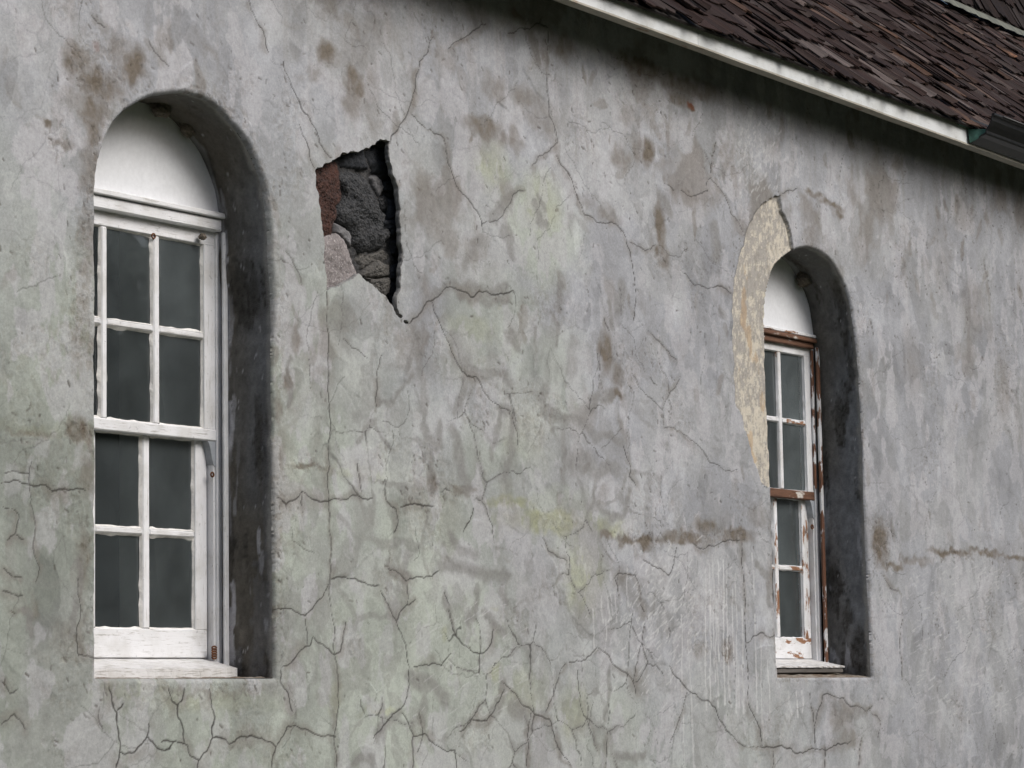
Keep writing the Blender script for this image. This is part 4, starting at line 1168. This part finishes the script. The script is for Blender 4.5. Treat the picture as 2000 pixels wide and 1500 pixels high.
def ring(name, x0, x1, z0, z1, yo, yi, mat, parent, w=.006, seed=0):
    """uneven putty fillet round a pane, from the sash face (yo) back to the glass (yi)"""
    rs_ = np.random.default_rng(seed)
    V, F = [], []
    per = []
    for (a, b, n) in (((x0, z0), (x1, z0), 16), ((x1, z0), (x1, z1), 24), ((x1, z1), (x0, z1), 16), ((x0, z1), (x0, z0), 24)):
        for k in range(n):
            t = k / n
            per.append((a[0] + (b[0] - a[0]) * t, a[1] + (b[1] - a[1]) * t))
    n = len(per)
    cx, cz = (x0 + x1) / 2, (z0 + z1) / 2
    wv = w * (.7 + .6 * rs_.random(n)) + w * 1.1 * (rs_.random(n) > .92)
    wv = (np.roll(wv, 1) + wv * 2 + np.roll(wv, -1)) / 4
    wv = wv * (.75 + .5 * np.interp(np.arange(n), np.linspace(0, n, 9), rs_.random(9)))
    for i, (x, z) in enumerate(per):
        ix = min(max(x, x0 + wv[i]), x1 - wv[i]); iz = min(max(z, z0 + wv[i]), z1 - wv[i])
        V += [(x, yo, z), (ix, yi, iz)]
    for i in range(n):
        j = (i + 1) % n
        F.append([2 * i, 2 * j, 2 * j + 1, 2 * i + 1])
    return link(name, mesh_py(name, V, F), mat, parent)


def build_window(dx, O, old, label):
    win_ = bpy.data.objects.new('window', None)
    COL.objects.link(win_)
    win_.parent = building
    win_.location = BOFF
    win_['label'] = label
    pv, ph = (LIGHT_V, LIGHT_H) if old else (PAINT_V, PAINT_H)
    gl = GLASS2 if old else GLASS
    rs_ = random.Random(4 if old else 2)

    def B(name, x0, x1, y0, y1, z0, z1, m, bev=.003, jit=.0006):
        return box(name, x0 + dx, x1 + dx, y0, y1, z0, z1, m, win_, bev, jit)
    XL, XR = 6.80, 7.734
    # arched board filling the head
    Q = [(p[0], p[1]) for p in O if p[1] > 3.42]
    cx = sum(q[0] for q in Q) / len(Q)
    Q = [(cx + (q[0] - cx) * 1.02, q[1] + .008) for q in Q]
    zb = 3.407
    Q = [(Q[0][0] - .02, zb)] + Q + [(Q[-1][0] + .012, zb)]
    prism_y('arch_panel', Q, DEPTH + .008, DEPTH + .03, PANEL, win_)
    if not old:
        B('panel_bead', XL - .02, XR + .006, DEPTH - .020, DEPTH + .016, zb - .006, zb + .014, PAINT_H)
        B('head_moulding', XL - .02, XR - .008, DEPTH - .004, DEPTH + .05, 3.3525, 3.3985, PAINT_H, .005)
    else:
        B('panel_bead', XL - .02, XR + .004, DEPTH - .006, DEPTH + .006, zb - .010, zb + .006, PEEL_H)
        B('head_moulding', XL - .02, XR - .004, DEPTH - .010, DEPTH + .04, 3.372, 3.3955, ROT_H, .004, .003)
        B('rotten_head_board', XL - .02, XR - .012, DEPTH + .006, DEPTH + .045, 3.3385, 3.3735, ROT_H, .005, .004)
    # frame
    fm = BARE_V if old else PAINT_V
    B('frame_casing', 7.720, XR + .014, .256, YF + .10, 1.70, 3.352, LIGHT_V if old else PAINT_V)
    if old:
        B('casing_strip', 7.712, 7.730, .250, .262, 2.62, 3.335, BARE_V, .002, .001)
    B('frame_bead', XR - .010, XR + .014, YF - .012, YF + .0015, 1.70, 3.350, BARE_V if old else PAINT_V)
    B('parting_strip', 7.7125, 7.73, YS + .004, YS + .05, 1.73, 2.55, pv)
    B('frame_casing', 6.79, 6.835, YF, YF + .10, 1.70, 3.352, pv)
    # upper sash
    ux = [(6.866, 7.109), (7.1394, 7.3825), (7.4171, 7.6602)]
    uz = [(2.603, 2.941), (2.965, 3.300)]
    B('top_rail', 6.80, 7.725, YS, YS + .034, 3.300, 3.360, ph)
    B('meeting_rail', 6.80, 7.7285, YS - .003, YS + .036, 2.560, 2.603, ROT_H if old else PAINT_H, .004, .002 if old else .0006)
    for x0, x1 in ((6.81, 6.866), (7.6602, 7.7285)):
        B('stile', x0, x1, YS, YS + .034, 2.601, 3.302, pv)
    for x0, x1 in ((7.109, 7.1394), (7.3825, 7.4171)):
        B('muntin', x0, x1, YS + .001, YS + .030, 2.602, 3.301, pv, .006)
    for (x0, x1) in ux:
        B('muntin', x0, x1, YS + .002, YS + .029, 2.941, 2.965, PEEL_H if old else ph, .005)
    # lower sash
    lx = [(6.84, 7.085), (7.1145, 7.3586), (7.3968, 7.6427)]
    lz = [(1.857, 2.197), (2.2205, 2.562)]
    B('bottom_rail', 6.79, 7.708, YL, YL + .034, 1.752, 1.857, PEEL_H if old else PAINT_H)
    B('meeting_rail', 6.79, 7.708, YL, YL + .030, 2.562, 2.600, ph)
    B('stile', 6.79, 6.84, YL, YL + .034, 1.855, 2.564, pv)
    B('stile', 7.6427, 7.708, YL, YL + .034, 1.855, 2.564, PEEL_V if old else pv)
    for x0, x1 in ((7.085, 7.1145), (7.3586, 7.3968)):
        B('muntin', x0, x1, YL + .001, YL + .030, 1.856, 2.563, PEEL_V if old else pv, .006)
    for (x0, x1) in lx:
        B('muntin', x0, x1, YL + .002, YL + .029, 2.197, 2.2205, PEEL_H if old else ph, .005)
    k = 0
    for xs_, zs_, y in ((ux, uz, YS), (lx, lz, YL)):
        for x0, x1 in xs_:
            for z0, z1 in zs_:
                ga = math.radians(rs_.uniform(-1.1, 1.1)); gb_ = math.radians(rs_.uniform(-.6, .6))
                yc = y + .016
                V = []
                for (x, z) in ((x0 - .004, z0 - .004), (x1 + .004, z0 - .004), (x1 + .004, z1 + .004), (x0 - .004, z1 + .004)):
                    V.append((x + dx, yc + (x - (x0 + x1) / 2) * math.tan(ga) + (z - (z0 + z1) / 2) * math.tan(gb_), z))
                link('pane', mesh_py('pane', V, [[0, 1, 2, 3]]), gl, win_)
                ring('putty', x0 + dx - .001, x1 + dx + .001, z0 - .001, z1 + .001, y + .004, yc - .001, PUTTY if not old else LIGHT_V, win_, .0065 if not old else .004, k + (50 if old else 0))
                k += 1
    # curved horn under the upper sash
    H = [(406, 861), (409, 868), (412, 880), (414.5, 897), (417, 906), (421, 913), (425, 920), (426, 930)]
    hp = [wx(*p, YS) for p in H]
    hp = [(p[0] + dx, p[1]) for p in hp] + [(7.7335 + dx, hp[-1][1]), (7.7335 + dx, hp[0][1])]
    prism_y('sash_horn', hp, YS + .0005, YS + .046, HORN_SHADE, win_)
    # sill
    zt, zf = 1.754, 1.7115
    y0, y1 = (.165, .34) if not old else (.12, .34)
    xr = 7.722 if not old else 7.725
    V, F = [], []
    nx, ny = 60, 8
    for side in (0, 1):
        for j in range(ny):
            for i in range(nx):
                x = 6.78 + (xr - 6.78) * i / (nx - 1); y = y0 + (y1 - y0) * j / (ny - 1)
                z = lerp(zf, zt + .004, j / (ny - 1)) + (0 if side == 0 else (-.036 if not old else -.007))
                wob_ = mnoise.noise(Vector((x * 14, y * 40, side * 3.0))) * .0028
                ey = mnoise.noise(Vector((x * 26, 5.1, side * .7))) * (.003 if not old else .006) if j == 0 else 0
                V.append((x + dx, y + ey, z + wob_))
    o_ = nx * ny
    for j in range(ny - 1):
        for i in range(nx - 1):
            a = j * nx + i
            F.append([a, a + 1, a + nx + 1, a + nx]); F.append([o_ + a, o_ + a + nx, o_ + a + nx + 1, o_ + a + 1])
    for i in range(nx - 1):
        F.append([i, o_ + i, o_ + i + 1, i + 1])
    for j in range(ny - 1):
        a = j * nx + nx - 1
        F.append([a, o_ + a, o_ + a + nx, a + nx])
    link('sill', mesh_py('sill', V, F, False), SILLP, win_)
    if old:
        B('sill_edge', 6.78, xr - .004, y0 + .006, y1, zf - .034, zf - .0085, OLDWOOD, .004, .002)

    def coil(name, c, r, tr, mat, turns=1):
        for q in range(turns):
            link(name, tube_mesh(name, [(c[0] + r * math.cos(t), c[1] - .003 * q * 0, c[2] + q * tr * 2.6 + (r * math.sin(t) if turns == 1 else r * .45 * math.sin(t))) for t in np.linspace(0, 2 * math.pi, 18, endpoint=False)], tr, 6, True), mat, win_)
    if not old:
        p = at(413.5, 927, YS + .002); coil('screw', (p[0], YS - .001, p[2]), .008, .0035, RUST)
        p = at(299.5, 461, YS); coil('screw', (p[0], YS - .001, p[2]), .009, .003, RUST)
        p = at(416, 1284, YS); coil('rusty_spring', (p[0], YS - .006, p[2]), .012, .0034, RUST, 5)
    else:
        p = at(1585, 1029, YS + .002); coil('screw', (p[0], YS - .002, p[2]), .010, .004, RUST)
    # inner plaster reveal and the dim room
    x0, x1 = 6.80 + dx, 7.76 + dx
    V = []
    for y in (.36, .80):
        V += [(x0, y, 1.70), (x1 + (y - .36) * .02, y, 1.70), (x1 + (y - .36) * .02, y, 3.5), (x0, y, 3.5)]
    link('inner_reveal', mesh_py('inner_reveal', V, [[0, 1, 5, 4], [1, 2, 6, 5], [2, 3, 7, 6], [3, 0, 4, 7]]), INNER, win_)
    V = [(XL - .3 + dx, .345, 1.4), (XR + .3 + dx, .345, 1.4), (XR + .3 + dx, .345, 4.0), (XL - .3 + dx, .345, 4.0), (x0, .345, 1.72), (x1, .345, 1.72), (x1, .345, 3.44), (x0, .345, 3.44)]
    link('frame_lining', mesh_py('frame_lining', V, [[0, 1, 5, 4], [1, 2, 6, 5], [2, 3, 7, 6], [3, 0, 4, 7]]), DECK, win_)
    return win_


build_window(0.0, O1, False, 'tall arched sash window with clean white paint and dusty panes')
build_window(4.634, O2, True, 'tall arched sash window with peeling paint and bare brown wood')

# room behind the panes
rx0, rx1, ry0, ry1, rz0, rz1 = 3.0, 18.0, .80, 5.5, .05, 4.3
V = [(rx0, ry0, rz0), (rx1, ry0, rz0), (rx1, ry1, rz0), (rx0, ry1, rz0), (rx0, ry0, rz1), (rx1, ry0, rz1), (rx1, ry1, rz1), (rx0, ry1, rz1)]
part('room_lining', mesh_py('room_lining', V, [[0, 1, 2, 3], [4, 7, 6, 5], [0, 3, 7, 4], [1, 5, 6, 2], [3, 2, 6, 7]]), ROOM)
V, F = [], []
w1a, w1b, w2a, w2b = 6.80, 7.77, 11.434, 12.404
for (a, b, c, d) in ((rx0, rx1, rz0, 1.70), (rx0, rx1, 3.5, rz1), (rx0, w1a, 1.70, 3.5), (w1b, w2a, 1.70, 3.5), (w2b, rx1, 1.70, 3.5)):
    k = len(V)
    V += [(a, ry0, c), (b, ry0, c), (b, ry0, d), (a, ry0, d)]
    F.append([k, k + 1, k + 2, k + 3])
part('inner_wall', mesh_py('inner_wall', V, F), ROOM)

# ------------------------------------------------------------------ eave
def ze(x):
    return 4.507 - .00583 * (x - 9.35)


def long_board(name, x0, x1, y0, y1, zlo, zhi, mat, n=60, wobz=.0015):
    V, F = [], []
    for i in range(n + 1):
        x = x0 + (x1 - x0) * i / n
        w = mnoise.noise(Vector((x * 3.1, y0 * 7, zlo * 5))) * wobz
        z0, z1 = ze(x) + zlo + w, ze(x) + zhi + w
        V += [(x, y0, z0), (x, y0, z1), (x, y1, z1), (x, y1, z0)]
    for i in range(n):
        for k in range(4):
            a, b = i * 4 + k, i * 4 + (k + 1) % 4
            F.append([a, b, b + 4, a + 4])
    F += [[0, 3, 2, 1], [n * 4, n * 4 + 1, n * 4 + 2, n * 4 + 3]]
    me = mesh_py(name, V, F)
    bm = bmesh.new(); bm.from_mesh(me); bmesh.ops.recalc_face_normals(bm, faces=bm.faces[:]); bm.to_mesh(me); bm.free()
    return part(name, me, mat)


# joints in the fascia where boards meet
jx = [4.0, 7.2, 10.45, at(1887, 270, -.25)[0], 19.0]
for a, b in zip(jx[:-2], jx[1:-1]):
    long_board('fascia_board', a + .0012, b - .0012, -.25, -.226, .010, .105, FASCIA)
long_board('fascia_board', jx[-2] + .002, jx[-1], -.246, -.226, .010, .105, FASCIA)
long_board('soffit_board', 4.0, 19.0, -.253, -.198, 0, .0085, SOFFIT, 120, .002)
long_board('rafter_plate', 4.0, 19.0, -.06, .2, .10, .24, DECK, 20, 0)

# gutter
gx0 = at(1886, 284, -.255)[0]
prof = [(-.252, .022), (-.262, .012), (-.315, .040), (-.345, .050), (-.350, .058), (-.352, .072), (-.372, .100), (-.384, .122), (-.388, .146), (-.402, .152), (-.402, .160), (-.386, .160), (-.379, .122), (-.366, .100), (-.346, .072), (-.344, .062), (-.312, .048), (-.266, .022), (-.260, .150), (-.253, .150)]


def gutter_piece(name, x0, x1, mat, parent, sc=1.0, n=2):
    V, F = [], []
    m = len(prof)
    for i in range(n):
        x = x0 + (x1 - x0) * i / (n - 1)
        V += [(x, -.25 + (y + .25) * sc, ze(x) + z) for y, z in prof]
    for i in range(n - 1):
        for k in range(m):
            a, b = i * m + k, i * m + (k + 1) % m
            F.append([a, b, b + m, a + m])
    F += [list(range(m))[::-1], [(n - 1) * m + k for k in range(m)]]
    me = mesh_py(name, V, F)
    bm = bmesh.new(); bm.from_mesh(me); bmesh.ops.recalc_face_normals(bm, faces=bm.faces[:]); bm.to_mesh(me); bm.free()
    return link(name, me, mat, parent) if parent is not building else part(name, me, mat)


gut = gutter_piece('gutter', gx0 + .06, 19.0, DARKMETAL, building, 1.0, 2)
cap = [(y, z) for y, z in prof[1:6]] + [(-.346, .082), (-.256, .088)]
V = [(gx0 + .03 + (-.25 - y) * .55, y, ze(gx0) + z) for y, z in cap]
V += [(v[0] + .012, v[1], v[2]) for v in V]
m = len(cap)
F = [list(range(m)), list(range(2 * m - 1, m - 1, -1))] + [[k, m + k, m + (k + 1) % m, (k + 1) % m] for k in range(m)]
me = mesh_py('end_cap', V, F)
bm = bmesh.new(); bm.from_mesh(me); bmesh.ops.recalc_face_normals(bm, faces=bm.faces[:]); bm.to_mesh(me); bm.free()
ec = link('end_cap', me, COPPER, gut)
ec['label'] = 'green corroded copper end of the gutter'
sb = link('gutter_strap', box_mesh('gutter_strap', gx0 - .085, gx0 + .10, -.262, -.2505, ze(gx0) + .092, ze(gx0) + .104, .002), COPPER, gut)
link('gutter_lip', tube_mesh('gutter_lip', [(x, -.400, ze(x) + .157) for x in np.linspace(gx0 + .17, 19, 12)], .007, 8), DARKMETAL, gut)

# ------------------------------------------------------------------ roof
PIT = math.radians(42)
ES = np.array([0, math.cos(PIT), math.sin(PIT)])          # up the slope
EN = np.array([0, -math.sin(PIT), math.cos(PIT)])         # off the slope
R0 = np.array([0, -.288, 4.578])                          # drip edge, top of the deck
roof = part('roof', mesh_py('roof', [(3.0, *(R0 + ES * .004)[1:]), (24, *(R0 + ES * .004)[1:]), (24, *(R0 + ES * 2.6)[1:]), (3.0, *(R0 + ES * 2.6)[1:]),
                                     (3.0, *(R0 + ES * .004 - EN * .012)[1:]), (24, *(R0 + ES * .004 - EN * .012)[1:]), (24, *(R0 + ES * 2.6 - EN * .03)[1:]), (3.0, *(R0 + ES * 2.6 - EN * .03)[1:])],
                            [[0, 1, 2, 3], [4, 7, 6, 5], [0, 4, 5, 1], [1, 5, 6, 2], [2, 6, 7, 3], [3, 7, 4, 0]]), DECK)


def shingle_proto(seed, L=.36):
    r_ = random.Random(seed)
    n = 6
    V = []
    cup = r_.uniform(-.008, .014); tw = r_.uniform(-.020, .020)
    th = r_.uniform(.005, .010)
    xs_ = [-.5 + i / (n - 1) for i in range(n)]
    butt = [r_.uniform(-.008, .008) + (r_.uniform(.015, .05) if r_.random() < .16 else 0) for _ in xs_]
    sk = r_.uniform(-.025, .025)
    butt = [b_ + sk * x for b_, x in zip(butt, xs_)]
    for (s, t0) in ((0, 1.0), (.45, .75), (1.0, .15)):
        for i, x in enumerate(xs_):
            yy = s * L + (butt[i] if s == 0 else 0)
            zz = th * t0 + cup * (4 * x * x) * (1 - s) + tw * x * (1 - s)
            V.append((x, yy, zz))
    top = len(V)
    for (s, t0) in ((0, 1.0), (.45, .75), (1.0, .15)):
        for i, x in enumerate(xs_):
            V.append((x, s * L + (butt[i] if s == 0 else 0), cup * (4 * x * x) * (1 - s) + tw * x * (1 - s)))
    F = []
    for j in range(2):
        for i in range(n - 1):
            a = j * n + i
            F.append([a, a + 1, a + n + 1, a + n]); F.append([top + a, top + a + n, top + a + n + 1, top + a + 1])
    for i in range(n - 1):
        F.append([i, top + i, top + i + 1, i + 1])
    for j in range(2):
        a = j * n; F.append([a, a + n, top + a + n, top + a])
        a = j * n + n - 1; F.append([a, top + a, top + a + n, a + n])
    return V, F


PROT = [shingle_proto(s) for s in range(12)]
PMESH = [mesh_py('shingle', *p) for p in PROT]
for m_ in PMESH:
    m_.materials.append(SHING)
PMESHD = [m_.copy() for m_ in PMESH]
for m_ in PMESHD:
    m_.materials.clear(); m_.materials.append(SHINGD)


def lay(origin, es, en, x0, x1, ncourse, expo, parent, meshes, seed, cap_n, wmin=.07, wmax=.19):
    rs_ = random.Random(seed)
    items = []
    for c in range(ncourse):
        x = x0 - rs_.uniform(0, .2)
        while x < x1:
            w = rs_.uniform(wmin, wmax)
            s = c * expo + (rs_.uniform(-.045, .050) if c else rs_.uniform(-.012, .004) + (.03 if rs_.random() < .04 else 0))
            lift = .012 + rs_.uniform(-.003, .006) + (.012 if rs_.random() < .12 else 0)
            items.append((x + w / 2, w - rs_.uniform(.003, .010), s, lift, rs_.uniform(-.022, .022), rs_.randrange(len(meshes))))
            x += w
    A = []
    for it in items:
        p = origin + np.array([it[0], 0, 0]) + es * (it[2] + expo * .5) + en * .03
        q = to_px(p[None])[0]
        zz = (p - CAM) @ FF
        infr = (-25 < q[0] < 2025) and (-25 < q[1] < 1525)
        A.append((0 if infr else 1, zz))
    order = sorted(range(len(items)), key=lambda i: (A[i][0], A[i][1]))
    solo = set(i for i in order[:cap_n] if A[i][0] == 0)
    print('shingles', len(items), 'in frame', sum(1 for a in A if a[0] == 0), 'single', len(solo))
    V, F, PC = [], [], []
    for i, (x, w, s, lift, rz, k) in enumerate(items):
        tilt = math.asin(min(.3, lift / .30)) + .0
        e2 = es * math.cos(tilt) - en * math.sin(tilt)
        n2 = es * math.sin(tilt) + en * math.cos(tilt)
        ex = np.array([1.0, 0, 0])
        ex2 = ex * math.cos(rz) + e2 * math.sin(rz); e3 = -ex * math.sin(rz) + e2 * math.cos(rz)
        o = origin + np.array([x, 0, 0]) + es * s + en * lift
        if i in solo:
            ob = bpy.data.objects.new('shingle', meshes[k])
            COL.objects.link(ob)
            ob.parent = parent
            mm = Matrix.Identity(4)
            for a in range(3):
                mm[a][0], mm[a][1], mm[a][2], mm[a][3] = ex2[a] * w, e3[a], n2[a], o[a]
            ob.matrix_local = mm
        else:
            Vp, Fp = PROT[k]
            b = len(V)
            pc = rs_.random()
            for v in Vp:
                V.append(o + ex2 * (v[0] * w) + e3 * v[1] + n2 * v[2]); PC.append(pc)
            F += [[b + q for q in f] for f in Fp]
    if V:
        me = mesh_py('shingle_field', V, F)
        add_f(me, 'piece', np.array(PC))
        o = link('shingle_field', me, meshes[0].materials[0], parent)
        o['kind'] = 'stuff'


lay(R0 + EN * .0, ES, EN, 8.0, 22.0, 13, .20, roof, PMESH, 3, 300, .055, .16)

# flashing and the steeper roof above
J = R0 + ES * 2.47
V, F = [], []
n = 160
for i in range(n + 1):
    x = 12.0 + 11.0 * i / n
    w = mnoise.noise(Vector((x * 2.3, 0, 0))) * .012
    a = J + ES * (-.055 + w) + EN * (.052 + .004 * math.sin(x * 31)); b = J + ES * .02 + EN * .064; c = J + ES * .035 + np.array([0, .02, .09])
    for q in (a, b, c):
        V.append((x, q[1], q[2]))
for i in range(n):
    for k in range(2):
        F.append([i * 3 + k, (i + 1) * 3 + k, (i + 1) * 3 + k + 1, i * 3 + k + 1])
fl_ = mesh_py('flashing', V, F, True)
flo = part('flashing', fl_, FLASH)
flo['label'] = 'pale grey-green metal strip where two roof slopes meet'
P2 = math.radians(66)
ES2 = np.array([0, math.cos(P2), math.sin(P2)]); EN2 = np.array([0, -math.sin(P2), math.cos(P2)])
U0 = J + ES * .05 + EN * .045
uproof = part('upper_roof', mesh_py('upper_roof', [(12, *U0[1:]), (24, *U0[1:]), (24, *(U0 + ES2 * 3.2)[1:]), (12, *(U0 + ES2 * 3.2)[1:])], [[0, 1, 2, 3]]), DECK)
uproof['label'] = 'steeper dark shingle slope above the pale metal strip'
lay(U0 + ES2 * .03, ES2, EN2, 14.5, 22.0, 12, .20, uproof, PMESHD, 9, 200, .06, .14)

# ------------------------------------------------------------------ mud nests under the arches


def nest(px, py, y, r, seed, label):
    p = at(px, py, y)
    bm = bmesh.new()
    bmesh.ops.create_icosphere(bm, subdivisions=4, radius=1.0)
    for v in bm.verts:
        c = v.co.copy()
        d = 1 + .28 * mnoise.noise(c * 1.6 + Vector((seed * 3.1, 0, 0))) + .16 * mnoise.noise(c * 4.3 + Vector((0, seed, 0))) + .08 * mnoise.noise(c * 10)
        v.co = Vector((c.x * r[0], c.y * r[1], c.z * r[2])) * d
    me = bpy.data.meshes.new('mud_nest')
    bm.to_mesh(me); bm.free()
    me.polygons.foreach_set('use_smooth', np.ones(len(me.polygons), bool))
    o = link('mud_nest', me, MUD)
    o.location = (p[0], y, p[2])
    o['label'] = label
    o['category'] = 'insect nest'
    o['group'] = 'mud nests under the window arches'
    return o


nest(314, 212, .205, (.045, .030, .032), 1, 'dark mud nest at the crown of the white window arch')
nest(367, 247, .215, (.036, .028, .040), 2, 'rounded mud nest right of the crown of the white window arch')
nest(1570, 546, .205, (.055, .034, .040), 3, 'speckled round mud nest under the arch of the peeling window')
nest(396, 462, .240, (.016, .014, .012), 4, 'tiny clod of mud on the white sash corner')
